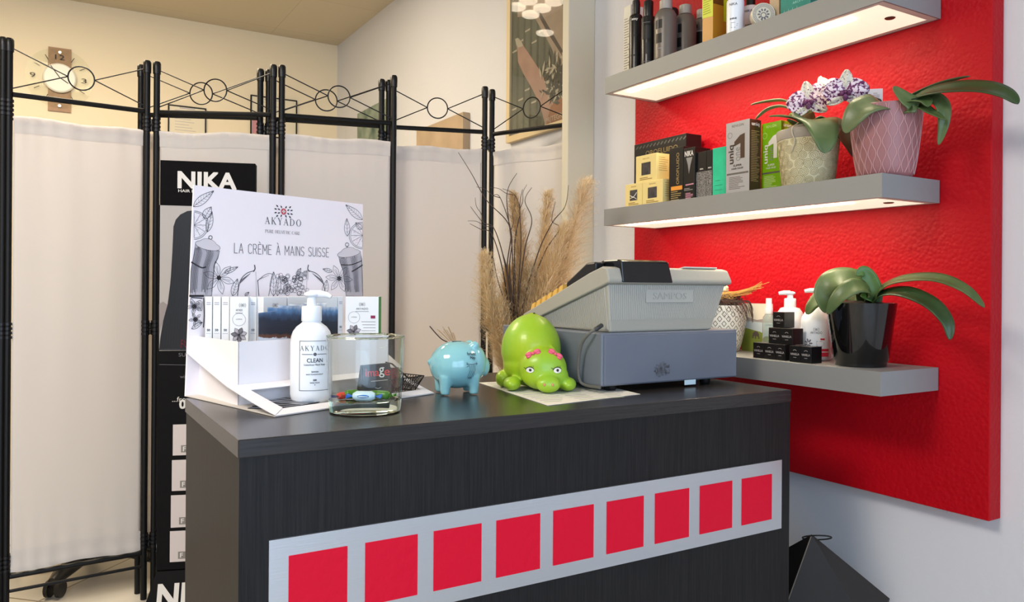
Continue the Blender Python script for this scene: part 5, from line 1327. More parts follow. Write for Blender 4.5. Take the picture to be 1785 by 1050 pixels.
MB().tube([p - O2 for p in spline(P3((1410, 177, 1.485), (1387, 190, 1.49), (1379, 203, 1.49)), 8)], [.0016]*9 + [.003]*4 + [.006]*3 + [.002], 8).build('bud', mat('bud_green', (138, 150, 74), 0.45), t2)

# pink pot
pc_ = px(1544, 190, X=1.535); PP = Vector((1.535, pc_.y, MID))
t = thing('orchid_pot', 'dusty pink plant pot with raised wavy lines at the shelf end', 'plant pot', tuple(PP), 0)
H2 = .150
def pr2(z): f_ = z/H2; return .0515 + .0205*f_**.62
MB().lathe([(0, 0), (.047, 0), (.0515, .004)] + [(pr2(z), z) for z in (.01, .02, .035, .05, .07, .09, .11, .13, H2-.001)] + [(pr2(H2)-.001, H2), (pr2(H2)-.0045, H2), (pr2(H2)-.007, H2-.02), (0, H2-.022)], 64).build('pot_body', mat('pot_pink', (150, 102, 104), 0.42), t)
wv_ = MB()
for k in range(40):
    sg = 1 if k % 2 else -1; pts = []
    for i in range(41):
        z_ = .006 + (H2-.010)*i/40; a = 2*PI*(k + .5)/40 + sg*.058*math.cos(2*PI*z_/.046)
        pts.append(((pr2(z_)+.0003)*math.cos(a), (pr2(z_)+.0003)*math.sin(a), z_))
    wv_.tube(pts, .0009, 5)
wv_.build('wavy_relief', mat('pot_pink_relief', (184, 138, 138), 0.45), t)
t3 = thing('orchid_plant', 'orchid without flowers in the dusty pink pot, one long leaf reaching past the panel edge', 'plant', tuple(PP + Vector((0, 0, H2-.021))))
O3 = t3.location.copy()
MB().ell((0, 0, .0125), (.060, .060, .011), 28, 10).build('bark', M_bark, t3)
leaf(t3, P3((1556, 196, 1.535), (1596, 170, 1.525), (1650, 156, 1.51), (1710, 154, 1.50), (1752, 164, 1.49), (1775, 181, 1.485)), .052, M_leafd, upv=(-.55, -.35, .75), fold=.18, o=O3)
leaf(t3, P3((1560, 196, 1.54), (1590, 172, 1.545), (1640, 148, 1.555), (1690, 133, 1.56)), .030, M_leafd, o=O3)
leaf(t3, P3((1550, 194, 1.52), (1530, 181, 1.478), (1503, 189, 1.450), (1485, 209, 1.438), (1473, 232, 1.436)), .062, leafmat('leaf_sheen', (104, 116, 78), (82, 96, 60)), upv=(-.5, -.5, .7), fold=.15, o=O3)
leaf(t3, P3((1566, 198, 1.525), (1590, 184, 1.505), (1578, 172, 1.495), (1557, 151, 1.49)), .034, M_leaf, upv=(-.6, -.6, .3), o=O3)
leaf(t3, P3((1556, 196, 1.53), (1590, 176, 1.51), (1612, 176, 1.505), (1618, 186, 1.50)), .034, M_leaf, upv=(-.5, -.4, .8), o=O3)
leaf(t3, P3((1562, 196, 1.53), (1600, 186, 1.52), (1625, 197, 1.515), (1648, 209, 1.51)), .022, M_leaf, upv=(-.5, -.3, .8), o=O3)
leaf(t3, P3((1566, 196, 1.54), (1612, 170, 1.535), (1641, 182, 1.53), (1645, 215, 1.53), (1636, 253, 1.532)), .030, M_leaf, upv=(-.6, -.5, .5), o=O3)
c = px(1522, 171, X=1.56) - O3
o = MB().box(-.0195, .0195, -.0005, .0005, -.03, .020).build('plant_label', mat('label_grey_white', (196, 190, 192), 0.5), t3, smooth=False, loc=tuple(c), rz=-.75)
q = MB(); q.poly([(-.015, .002), (-.005, .002), (-.005, .009), (-.015, .009)], lambda a, b: (a, -.0009, b)); lines(q, lambda a, b: (a, -.0009, b), 0, .014, .010, .004, 3, .0012); q.build('label_print', M_inkg, o, smooth=False)

# ---- top shelf
def bottle(name, lab, x, X, prof_, m, cap_prof, mcap, group, z=TOP, extra=None):
    p = px(x, 500, X=X)
    t = thing(name, lab, 'bottle', (X, p.y, z), math.atan2(-p.y, -X) + PI/2, group)
    MB().lathe(prof_, 40).build('bottle_body', m, t)
    if cap_prof: MB().lathe(cap_prof, 32).build('cap', mcap, t)
    if extra: extra(t)
    return t
def rows(r, z0, z1, sh=.012, neck=.010): return [(0, 0), (r-.003, 0), (r, .003), (r, z1-sh), (r*.93, z1-sh*.5), (r*.72, z1-sh*.12), (neck, z1), (0, z1)]
M_btl = mat('bottle_black', (20, 20, 21), 0.28); M_btg = mat('bottle_taupe', (106, 98, 90), 0.36, .1); M_cap = mat('cap_taupe', (160, 152, 142), 0.4)
M_cl = mat('label_charcoal', (22, 20, 19), 0.5)
def ex_black(t):
    q = MB(); f = cylw(.0200, 0)
    q.text('sexy', -.004, .148, f, h=.007, w=.018, bold=.03, mi=0)
    for zz in (.046, .104): curved(q, -.016, .016, zz, zz+.004, f, 8, 1)
    q.build('label_print', [M_inkw, mat('label_black', (8, 8, 8), 0.5)], t, smooth=False)
bottle('styling_bottle', 'slim black bottle nearest the shelf end on the top shelf', 1105.5, 1.492, rows(.0198, 0, .172), M_btl, [(0, .171), (.0115, .171), (.0120, .200), (.0105, .212), (0, .213)], M_blackp, 'black bottles on the top shelf', extra=ex_black)
def ex_b2(t):
    q = MB(); f = cylw(.0202, -.35)
    curved(q, -.014, .012, .118, .1195, f, 8, 0); curved(q, -.012, .018, .072, .110, f, 8, 1); curved(q, -.004, .018, .030, .062, f, 8, 1); curved(q, -.018, .014, .008, .0095, f, 8, 0)
    q.build('label_print', [M_inkg, mat('label_black', (8, 8, 8), 0.5)], t, smooth=False)
bottle('styling_bottle', 'black square-shouldered bottle with lid, between slim black and first taupe bottle', 1127, 1.474, [(0, 0), (.0180, 0), (.0200, .002), (.0200, .134), (.0185, .138), (.014, .140), (0, .140)], M_btl, [(0, .139), (.0135, .139), (.0140, .180), (.012, .184), (0, .184)], M_blackp, 'black bottles on the top shelf', extra=ex_b2)
def ex_g(t):
    q = MB(); f = cylw(.0315, -.62)
    def rr_(x0, x1, z0, z1, mi=0): curved(q, x0, x1, z0, z1, f, 8, mi)
    rr_(-.012, .010, .084, .108); rr_(-.010, .009, .044, .070); rr_(-.016, -.004, .112, .1135, 1); rr_(-.010, .012, .0285, .0295, 1); rr_(-.003, -.002, .080, .114, 1)
    q.build('label_print', [M_cl, M_inkl], t, smooth=False)
gp = rows(.0315, 0, .142, .030, .013)
gc_ = [(0, .142), (.0170, .142), (.0178, .144), (.0172, .166), (.015, .168), (0, .168)]
bottle('shampoo_bottle', 'taupe shampoo bottle with pale cap, the most forward of the three', 1157, 1.482, gp, M_btg, gc_, M_cap, 'taupe shampoo bottles', extra=ex_g)
bottle('shampoo_bottle', 'taupe shampoo bottle with pale cap, in the middle of the three', 1191, 1.554, gp, M_btg, gc_, M_cap, 'taupe shampoo bottles', extra=ex_g)
def ex_g3(t):
    q = MB(); f = cylw(.0260, -.3)
    curved(q, -.02, .02, .020, .045, f, 10, 0); curved(q, -.02, .02, .060, .098, f, 10, 0); curved(q, -.02, .02, .100, .1025, f, 10, 1); curved(q, -.018, -.004, .110, .120, f, 8, 0)
    q.build('label_print', [mat('label_black', (8, 8, 8), 0.5), M_inkl], t, smooth=False)
bottle('shampoo_bottle', 'taupe shampoo bottle half hidden behind the amber box', 1220, 1.619, [(a*.82, b) for a, b in gp], M_btg, [(a*.85, b) for a, b in gc_], M_cap, 'taupe shampoo bottles', extra=ex_g3)
bottle('styling_bottle', 'black bottle standing behind the taupe shampoo bottles', 1169, 1.600, rows(.018, 0, .20), M_btl, None, None, 'black bottles on the top shelf')
o, wd = shelf_box('tall_box', 'white box with grey print, at the very end of the top shelf', 'box', 1084, 1096, 1.545, .05, TOP, .24, mat('carton_offwhite', (206, 204, 190), 0.5))
q = MB(); lines(q, FR(wd, .05), -wd*.4, wd*.4, .2, .008, 22, .002); q.build('front_print', M_inkg, o, smooth=False)
# amber box with yellow top
o, wd = shelf_box('amber_carton', 'amber brown carton with a lime yellow upper front', 'box', 1221, 1239.5, 1.470, .050, TOP, .150, mat('carton_amber', (188, 132, 34), 0.35))
q = MB(); f = FR(wd, .050)
q.poly([(-wd/2, .071), (wd/2, .067), (wd/2, .128), (-wd/2, .132)], f, 0); lines(q, FR(wd, .050, .0007), -wd*.4, wd*.4, .122, .006, 8, .0016, 1); q.poly([(-wd/2, .002), (wd/2, .002), (wd/2, .0045), (-wd/2, .0045)], f, 2)
s_ = SD(wd, .050); q.poly([(-.0249, .1), (.0249, .1), (.0249, .1499), (-.0249, .1499)], s_, 3); q.poly([(.012, .060), (.0249, .060), (.0249, .1499), (.012, .1499)], lambda a, b: (wd/2+.0007, a, b), 0)
q.build('front_print', [mat('yellow_green', (196, 204, 28), 0.4), mat('olive_ink', (136, 146, 20), 0.5), M_inkw, mat('amber_dark', (104, 66, 20), 0.4)], o, smooth=False)
def ex_w(t):
    q = MB(); f = cylw(.0218, -.15)
    q.text('NIKA', -.002, .069, f, h=.0062, w=.020, mi=0); q.text('SHINE', -.002, .034, f, h=.0042, w=.017, bold=.02, mi=0); lines(q, f, -.008, .010, .026, .004, 4, .0010, 1)
    q.build('label_print', [M_ink, M_inkg], t, smooth=False)
wp = [(0, 0), (.0195, 0), (.0215, .002), (.0215, .082), (.0205, .086), (.017, .0885), (0, .0885)]
bottle('serum_bottle', 'white serum bottle with black cap beside the amber carton', 1278.5, 1.478, wp, M_plw, [(0, .088), (.0125, .088), (.0125, .125), (.0115, .127), (0, .127)], M_blackp, 'white serum bottles', extra=ex_w)
bottle('serum_bottle', 'white serum bottle with black cap half behind the round tin', 1305, 1.546, wp, mat('white_rose_plastic', (226, 210, 206), 0.35), [(0, .088), (.0115, .088), (.0115, .125), (.0105, .127), (0, .127)], M_blackp, 'white serum bottles', extra=ex_w)
p = px(1322, 20, X=1.474)
t = thing('hair_wax_tin', 'round pale tin with engraved lid, standing on its edge', 'tin', (1.488, p.y, TOP + .0285), math.atan2(-p.y, -1.488) + PI/2 + .22)
rt = MB().lathe([(0, 0), (.0272, 0), (.0284, .002), (.0284, .020), (.0272, .022), (0, .022)], 48); rt.v = [(a, -c_ + .011, b) for a, b, c_ in rt.v]; rt.build('tin_body', mat('tin_cream', (212, 200, 176), 0.35, .25), t)
q = MB(); f = lambda a, b: (a, -.0114, b)
for r_ in (.0245, .0180): q.stroke(arc((0, 0), r_, 0, 2*PI, 40), .0007, f)
for k in range(40):
    a = 2*PI*k/40; q.stroke([(.0190*math.cos(a), .0190*math.sin(a)), (.0235*math.cos(a+.05), .0235*math.sin(a+.05))], .0012, f)
for k in range(10):
    a = 2*PI*k/10; q.poly(arc((.0110*math.cos(a), .0110*math.sin(a)), .0034, 0, 2*PI, 8, .0022, a)[:-1], f)
q.stroke(arc((0, -.002), .006, 0, 2*PI, 20), .002, f); q.stroke([(-.006, -.012), (0, -.016), (.006, -.012)], .0022, f)
q.build('lid_engraving', M_inkg, t, smooth=False)
o, wd = shelf_box('cream_jar_box', 'pale ribbed box between the round tin and the teal box', 'box', 1338, 1354.5, 1.512, .05, TOP, .11, mat('carton_peach', (220, 196, 164), 0.5))
q = MB()
for k in range(8): q.stroke([(-wd*.42 + wd*.12*k, .002), (-wd*.42 + wd*.12*k, .108)], .0012, FR(wd, .05))
q.build('front_print', mat('peach_line', (176, 150, 116), 0.5), o, smooth=False)
o, wd = shelf_box('teal_box', 'teal green box with white fine lettering on the top shelf', 'box', 1357, 1409, 1.500, .055, TOP, .13, mat('carton_teal', (22, 128, 116), 0.35, var=.1, vscale=30))
q = MB(); f = FR(wd, .055)
q.stroke([(-wd*.2, .050), (wd*.3, .052)], .0012, f, 0); q.text('AROMA', wd*.12, .034, f, h=.006, w=.034, mi=0); q.poly([(wd*.1, .056), (wd*.25, .056), (wd*.25, .062), (wd*.1, .062)], f, 1)
for k in range(9): q.stroke([(-wd*.45 + .006*k, .012 + .004*(k % 3)), (-wd*.43 + .006*k, .022 + .005*(k % 2))], .0008, f, 0)
q.build('front_print', [mat('ink_pale_teal', (150, 206, 196), 0.5), M_crm], o, smooth=False)

# ---- lowest shelf
np_ = Vector((1.555, yy(1258, 1.555), LOW))
t = thing('patterned_pot', 'white pot with dark diamond pattern, behind the cash register', 'plant pot', tuple(np_), 0)
H3 = .122
def pr3(z): return .047 + .019*math.sin(min(1, z/H3)*PI*.52)
MB().lathe([(0, 0), (.043, 0), (.047, .003)] + [(pr3(z), z) for z in (.012, .03, .05, .07, .09, .11, H3)] + [(pr3(H3)-.004, H3), (pr3(H3)-.006, H3-.02), (0, H3-.022)], 48).build('pot_body', mat('pot_white', (222, 218, 206), 0.45), t)
q = MB(); cyl3 = lambda a, z: ((pr3(z)+.0005)*math.cos(a), (pr3(z)+.0005)*math.sin(a), z)
for row in range(9):
    for k in range(18):
        a0 = 2*PI*(k + .5*(row % 2))/18; z0_ = .012 + .0125*row; da, dz = .105, .0085
        pts = [(a0-da, z0_), (a0, z0_-dz), (a0+da, z0_), (a0, z0_+dz)]
        P_ = []
        for i in range(4):
            for s_ in (0, .5): P_.append((pts[i][0] + (pts[(i+1) % 4][0]-pts[i][0])*s_, pts[i][1] + (pts[(i+1) % 4][1]-pts[i][1])*s_))
        for i in range(8):
            p_, n_ = P_[i], P_[(i+1) % 8]; f_ = .70
            q.add([cyl3(*p_), cyl3(*n_), cyl3(a0 + (n_[0]-a0)*f_, z0_ + (n_[1]-z0_)*f_), cyl3(a0 + (p_[0]-a0)*f_, z0_ + (p_[1]-z0_)*f_)], [(0, 1, 2, 3)])
q.build('diamond_print', mat('diamond_grey', (92, 86, 80), 0.6), t, smooth=False)
rr = random.Random(21)
t = thing('nest_decoration', 'dry grass nest with a cream flower filling the patterned pot', 'decoration', tuple(np_ + Vector((0, 0, H3-.018))))
ns = MB()
for k in range(330):
    a = rr.uniform(0, 2*PI); r_ = rr.uniform(.024, .050); z_ = rr.uniform(.010, .040); ln_ = rr.uniform(.5, 1.5); b_ = rr.uniform(-.012, .018)
    pts = [Vector(((r_ + b_*s_ + rr.uniform(-.004, .004))*math.cos(a + ln_*s_), (r_ + b_*s_)*math.sin(a + ln_*s_), z_ + rr.uniform(-.006, .010))) for s_ in (0, .25, .5, .75, 1)]
    ns.tube(pts, rr.uniform(.0004, .0009), 4)
for k in range(60):
    a = rr.gauss(-1.35, .9); r_ = .055; pts = [Vector((r_*math.cos(a), r_*math.sin(a), .030)), Vector(((r_+.018)*math.cos(a+.1), (r_+.018)*math.sin(a+.1), .026)), Vector(((r_+.026)*math.cos(a+.3), (r_+.026)*math.sin(a+.3), rr.uniform(-.03, .01)))]
    ns.tube(spline(pts, 4), .0005, 4)
ns.build('dark_twigs', mat('nest_brown', (78, 62, 52), 0.8), t)
ns = MB()
for k in range(230):
    a = rr.uniform(0, 2*PI); r_ = rr.uniform(.020, .048); ln_ = rr.uniform(.4, 1.2)
    pts = [Vector((r_*math.cos(a + ln_*s_), r_*math.sin(a + ln_*s_), .034 + rr.uniform(0, .020))) for s_ in (0, .33, .66, 1)]
    ns.tube(pts, rr.uniform(.0005, .001), 4)
tipv = px(1340, 489, X=1.55) - (np_ + Vector((0, 0, H3-.018)))
for k in range(28):
    s0 = Vector((rr.uniform(-.02, .03), rr.uniform(-.03, .0), rr.uniform(.040, .052))); e0 = tipv*rr.uniform(.6, 1) + Vector((rr.uniform(-.006, .006), rr.uniform(-.006, .006), rr.uniform(-.008, .008))); e0.z = max(e0.z, .03)
    ns.tube(spline([s0, s0.lerp(e0, .5) + Vector((0, 0, rr.uniform(-.008, .002))), e0], 4), .0008, 4)
ns.build('straw', mat('nest_straw', (206, 164, 92), 0.8), t)
fl = MB()
for k in range(11):
    a = 2*PI*k/11; fl.ell((.016*math.cos(a) + .005, .016*math.sin(a) + .018, .058 + .006*(k % 2)), (.013, .013, .007), 12, 8)
fl.ell((.005, .018, .066), (.012, .012, .009), 12, 8)
fl.build('cream_flower', mat('flower_cream', (232, 222, 180), 0.6), t)
MB().ell((0, 0, .010), (.050, .050, .012), 20, 8).build('moss_bed', mat('nest_brown_bed', (60, 48, 40), 0.9), t)

ya, yb = yy(1293, 1.612), yy(1346, 1.612); wd = ya - yb; ht = .127
o = MB().box(-wd/2, wd/2, -.001, .001, 0, ht).build('picture_card', mat('card_sky', (226, 220, 206), 0.5), None, smooth=False, loc=(1.614, (ya+yb)/2, LOW), rz=-PI/2)
tag(o, 'standing picture card of an elephant on grass, behind the clear spray bottle', 'card')
q = MB(); f = lambda a, b: (a, -.0013, b); f2 = lambda a, b: (a, -.0016, b)
q.poly([(-wd/2, 0), (wd/2, 0), (wd/2, ht*.33), (wd*.1, ht*.42), (-wd/2, ht*.50)], f, 0); q.poly([(-wd/2, ht*.50), (wd*.1, ht*.42), (wd/2, ht*.33), (wd/2, ht*.60), (-wd/2, ht*.64)], f, 1); q.poly([(-wd/2, ht*.64), (wd/2, ht*.60), (wd/2, ht*.72), (0, ht*.66), (-wd/2, ht*.74)], f, 2)
ex_ = -wd*.02; ez = ht*.34
q.poly([(ex_ + x_*wd*.24, ez + y_*ht*.17) for x_, y_ in ((-.5,-.35),(-.42,.25),(-.15,.5),(.2,.48),(.42,.2),(.5,-.4),(.34,-.4),(.28,-.1),(.05,-.1),(.03,-.45),(-.1,-.45),(-.12,-.1),(-.28,-.12),(-.32,-.4))], f2, 3)
q.build('card_picture', [mat('grass_print', (124, 138, 56), 0.5), mat('lake_print', (190, 204, 214), 0.5), mat('hill_print', (160, 150, 150), 0.5), mat('elephant_grey', (86, 76, 72), 0.5)], o, smooth=False)

def pumpbottle(lab, x, X, r, hb, group, tall, big, zrot=0, spray=False):
    p = px(x, 560, X=X)
    t = thing('pump_bottle' if not spray else 'spray_bottle', lab, 'bottle', (X, p.y, LOW), math.atan2(-p.y, -X) + PI/2 + zrot, group)
    if spray:
        MB().lathe([(0, 0), (r-.002, 0), (r, .003), (r, hb-.02), (r*.9, hb-.010), (r*.55, hb-.002), (r*.5, hb), (0, hb)], 32).build('bottle_body', mat('clear_plastic', (214, 230, 228), 0.12, trans=.75, ior=1.2), t)
        MB().lathe([(0, hb-.001), (r*.62, hb-.001), (r*.64, hb+.012), (r*.50, hb+.016), (r*.46, hb+.038), (0, hb+.038)], 24).build('spray_cap', M_plw, t)
        q = MB(); f = cylw(r, 0)
        q.text('LOTION', 0, hb*.70, f, h=.004, w=.017, mi=0); q.poly([(-.010, .012), (.010, .012), (.009, .030), (-.008, .026)], f, 1); q.poly([(.004, hb*.45), (.010, hb*.45), (.010, hb*.48), (.004, hb*.48)], f, 0)
        q.build('label_print', [mat('ink_slate', (90, 110, 116), 0.5), mat('ink_aqua', (70, 160, 170), 0.5)], t, smooth=False)
        return t
    pf = [(0, 0), (r-.003, 0), (r, .004), (r, hb*.70), (r*.94, hb*.78), (r*.55, hb*.96), (r*.42, hb), (0, hb)] if big else rows(r, 0, hb, .026, .011)
    MB().lathe(pf, 40).build('bottle_body', M_plw, t)
    z_ = hb
    MB().lathe([(0, z_-.001), (.0135, z_-.001), (.0140, z_+.001), (.0138, z_+.019), (.0125, z_+.021), (0, z_+.021)], 28).build('collar', M_plw, t)
    ph = MB().lathe([(0, z_+.02), (.0075, z_+.02), (.0068, z_+.030), (0, z_+.030)], 18)
    ph.ell((0, 0, z_+.0335), (.0125, .0105, .0050), 20, 8).tube([(0, 0, z_+.034), (-.015, 0, z_+.0345), (-.0265, 0, z_+.0325)], [.0062, .0055, .0042], 12)
    ph.build('pump_head', M_plw, t)
    q = MB(); f = cylw(r, 0)
    crest(q, 0, hb*.565, .004, f, 0, 0, 3); q.text('AKYADO', .0, hb*.485, f, h=.0055, w=.026, mi=0); q.stroke([(-.012, hb*.462), (.012, hb*.462)], .0007, f, 1)
    q.poly([(.009, hb*.375), (.019, hb*.375), (.019, hb*.405), (.009, hb*.405)], f, 2); lines(q, f, .000, .020, hb*.35, .0035, 4, .0009, 1)
    for k in range(7):
        a = 2*PI*k/7; q.poly(arc((-.018 + .006*math.cos(a), hb*.31 + .007*math.sin(a)), .0045, 0, 2*PI, 8, .002, a)[:-1], f, 1)
    curved(q, -.030, .030, hb*.17, hb*.215, f, 12, 2); curved(q, -.030, .030, hb*.075, hb*.15, f, 12, 2)
    q.build('label_print', [M_ink, M_inkg, M_red, M_inkw], t, smooth=False)
    return t
pumpbottle('small clear spray bottle with white cap beside the black cubes', 1340, 1.575, .0155, .104, None, 0, 0, spray=True)
pumpbottle('white pump bottle behind the topmost black cube', 1377, 1.572, .031, .122, 'white pump bottles on the low shelf', 1, False)
pumpbottle('stout white pump bottle with red band, touching the black pot leaves', 1423, 1.565, .0345, .128, 'white pump bottles on the low shelf', 1, True)
p = px(1440, 520, X=1.615)
o = pumpbottle('white pump bottle at the back, its head tilting out above the orchid leaves', 1443, 1.630, .017, .148, 'white pump bottles on the low shelf', 1, False, 2.0)

# black cubes
cube_rows = [(((1313.5, 1332.5), (1333, 1351), (1351.5, 1369.5)), 1.472, LOW, ('black scented soap cube, bottom row, the one beside the till', 'black scented soap cube, bottom row, second from the till', 'black scented soap cube, bottom row, under the gap of the middle pair')),
             (((1377, 1396), (1396.5, 1415)), 1.468, LOW, ('black scented soap cube, bottom row, second from the black pot', 'black scented soap cube, bottom row, nearest the black pot')),
             (((1340.5, 1361), (1361.5, 1382.5)), 1.482, LOW + .0372, ('black scented soap cube, second layer, nearer the spray bottle', 'black scented soap cube, second layer, nearer the black pot')),
             (((1347.5, 1367.5),), 1.492, LOW + .0744, ('topmost black scented soap cube of the stack',))]
for spans, X, z, labs in cube_rows:
    for (x0, x1), lab in zip(spans, labs):
        o, wd = shelf_box('soap_cube', lab, 'box', x0, x1, X, .036, z, .0368, M_box, 'black scented soap cubes', .0006)
        q = MB(); f = FR(wd, .036)
        q.text('VANILLA', 0, .0155, f, h=.0050, w=wd*.80, bold=.015); q.stroke(arc((0, .0235), .0052, .5, PI-.5, 8, .0042), .0008, f); q.stroke([(-wd*.14, .0105), (wd*.14, .0105)], .0008, f)
        q.build('lettering', mat('ink_silver', (176, 170, 166), 0.5), o, smooth=False)

# black pot with orchid leaves
bp_ = px(1500, 640, X=1.532); BP = Vector((1.532, bp_.y, LOW))
t = thing('black_pot', 'glossy black tapered plant pot at the shelf end', 'plant pot', tuple(BP), 0)
MB().lathe([(0, 0), (.0500, 0), (.0525, .002), (.0530, .010), (.0560, .0135), (.0720, .1345), (.0725, .1365), (.0700, .1368), (.0660, .120), (0, .116)], 64).build('pot_body', mat('black_gloss', (8, 8, 9), 0.08, coat=.5), t)
t4 = thing('orchid_plant', 'orchid leaves without flowers spreading from the glossy black pot', 'plant', tuple(BP + Vector((0, 0, .1185))))
O4 = t4.location.copy()
MB().ell((0, 0, .0125), (.058, .058, .011), 28, 10).build('bark', M_bark, t4)
M_l1 = leafmat('leaf_olive', (88, 104, 62), (58, 80, 40)); M_l2 = leafmat('leaf_fresh', (72, 108, 44), (56, 88, 36))
leaf(t4, P3((1512, 530, 1.53), (1510, 502, 1.525), (1480, 486, 1.50), (1450, 490, 1.475), (1434, 514, 1.462), (1439, 546, 1.458)), .062, M_l1, upv=(-.45, -.55, .7), fold=.10, o=O4)
leaf(t4, P3((1514, 532, 1.525), (1512, 506, 1.510), (1490, 500, 1.475), (1462, 518, 1.452), (1442, 548, 1.448)), .046, M_l1, upv=(-.3, -.6, .75), fold=.15, o=O4)
leaf(t4, P3((1508, 530, 1.54), (1480, 512, 1.535), (1440, 514, 1.525), (1418, 530, 1.518), (1406, 548, 1.515)), .050, M_l1, upv=(-.5, -.4, .7), fold=.12, o=O4)
leaf(t4, P3((1524, 533, 1.53), (1524, 508, 1.53), (1514, 484, 1.525), (1504, 473, 1.515), (1493, 481, 1.505)), .034, M_l2, upv=(-.7, -.6, .2), fold=.2, o=O4)
leaf(t4, P3((1518, 532, 1.535), (1536, 506, 1.53), (1572, 489, 1.52), (1632, 486, 1.51), (1682, 505, 1.505), (1716, 536, 1.50)), .038, M_l1, upv=(-.45, -.35, .8), fold=.2, o=O4)
leaf(t4, P3((1514, 533, 1.525), (1540, 514, 1.515), (1576, 511, 1.50), (1622, 530, 1.49), (1651, 562, 1.485), (1656, 593, 1.485)), .040, M_leafd, upv=(-.5, -.4, .75), fold=.2, o=O4)
leaf(t4, P3((1516, 533, 1.53), (1512, 520, 1.505), (1500, 516, 1.49)), .028, M_l2, upv=(-.5, -.5, .7), o=O4)
MB().tube([Vector((0, 0, .006)), Vector((0, 0, .034))], [.016, .010], 12).build('stem', M_l2, t4)

# ------------------------------------------------------------------ dried grasses behind the counter
VX, VY = px(903, 600, D=2.17).x, px(903, 600, D=2.17).y
o = MB().lathe([(0, 0), (.085, 0), (.095, .01), (.105, .20), (.090, .45), (.060, .62), (.055, .68), (.060, .70), (.054, .70), (.049, .68), (.05, .62), (.08, .45), (.09, .2), (.08, .02), (0, .02)], 40).build('floor_vase', mat('vase_brown', (70, 58, 50), 0.5), None, loc=(VX, VY, 0))
tag(o, 'tall brown floor vase behind the counter holding the dried grass', 'vase')
mouth = Vector((VX, VY, .66))
def pp(L, D0_, dD): return [px(x, y, D=D0_ + dD*i/(len(L)-1)) for i, (x, y) in enumerate(L)]
def plume_mat(name, c):
    m = bpy.data.materials.new(name); m.use_nodes = True; nt = m.node_tree; nt.nodes.remove(nt.nodes['Principled BSDF'])
    a = nt.nodes.new('ShaderNodeBsdfDiffuse'); b = nt.nodes.new('ShaderNodeBsdfTranslucent'); x = nt.nodes.new('ShaderNodeMixShader'); x.inputs[0].default_value = .45
    a.inputs[0].default_value = rgb(*c); b.inputs[0].default_value = rgb(*c)
    nt.links.new(a.outputs[0], x.inputs[1]); nt.links.new(b.outputs[0], x.inputs[2]); nt.links.new(x.outputs[0], nt.nodes['Material Output'].inputs[0]); return m
M_pl = [plume_mat('plume_tan', (222, 200, 160)), plume_mat('plume_pale', (232, 216, 186)), plume_mat('plume_brown', (208, 182, 142))]
plumes = [('pampas plume drooping lowest beside the pale blue pig', [(893, 680), (874, 600), (856, 530), (846, 455)], 2.12, .02, .085, 0, .04),
          ('narrow pampas plume standing tall among the dark twigs', [(897, 650), (905, 560), (908, 450), (897, 352)], 2.17, .03, .058, 2, .30),
          ('narrow pampas plume behind the twigs, second tallest', [(905, 650), (925, 560), (945, 460), (955, 347)], 2.22, .06, .062, 0, .30),
          ('largest pampas plume, in front of the wall edge', [(908, 640), (945, 560), (985, 450), (1020, 326)], 2.13, .02, .110, 1, .18),
          ('pampas plume in the middle of the dried bunch', [(904, 640), (930, 570), (960, 490), (982, 405)], 2.10, .02, .095, 0, .10),
          ('short pampas plume just above the cash register keys', [(906, 650), (930, 590), (952, 540), (966, 480)], 2.16, .03, .100, 2, .05),
          ('pampas plume filling the gap left of the register keys', [(900, 660), (912, 610), (920, 550), (924, 470)], 2.14, .02, .090, 1, .0),
          ('low pampas plume at the rim of the floor vase', [(896, 690), (886, 640), (880, 600), (874, 540)], 2.10, .01, .080, 0, .0),
          ('brownish pampas plume at the foot of the dark twigs', [(900, 660), (890, 600), (884, 545), (886, 480)], 2.20, .02, .070, 2, .05)]
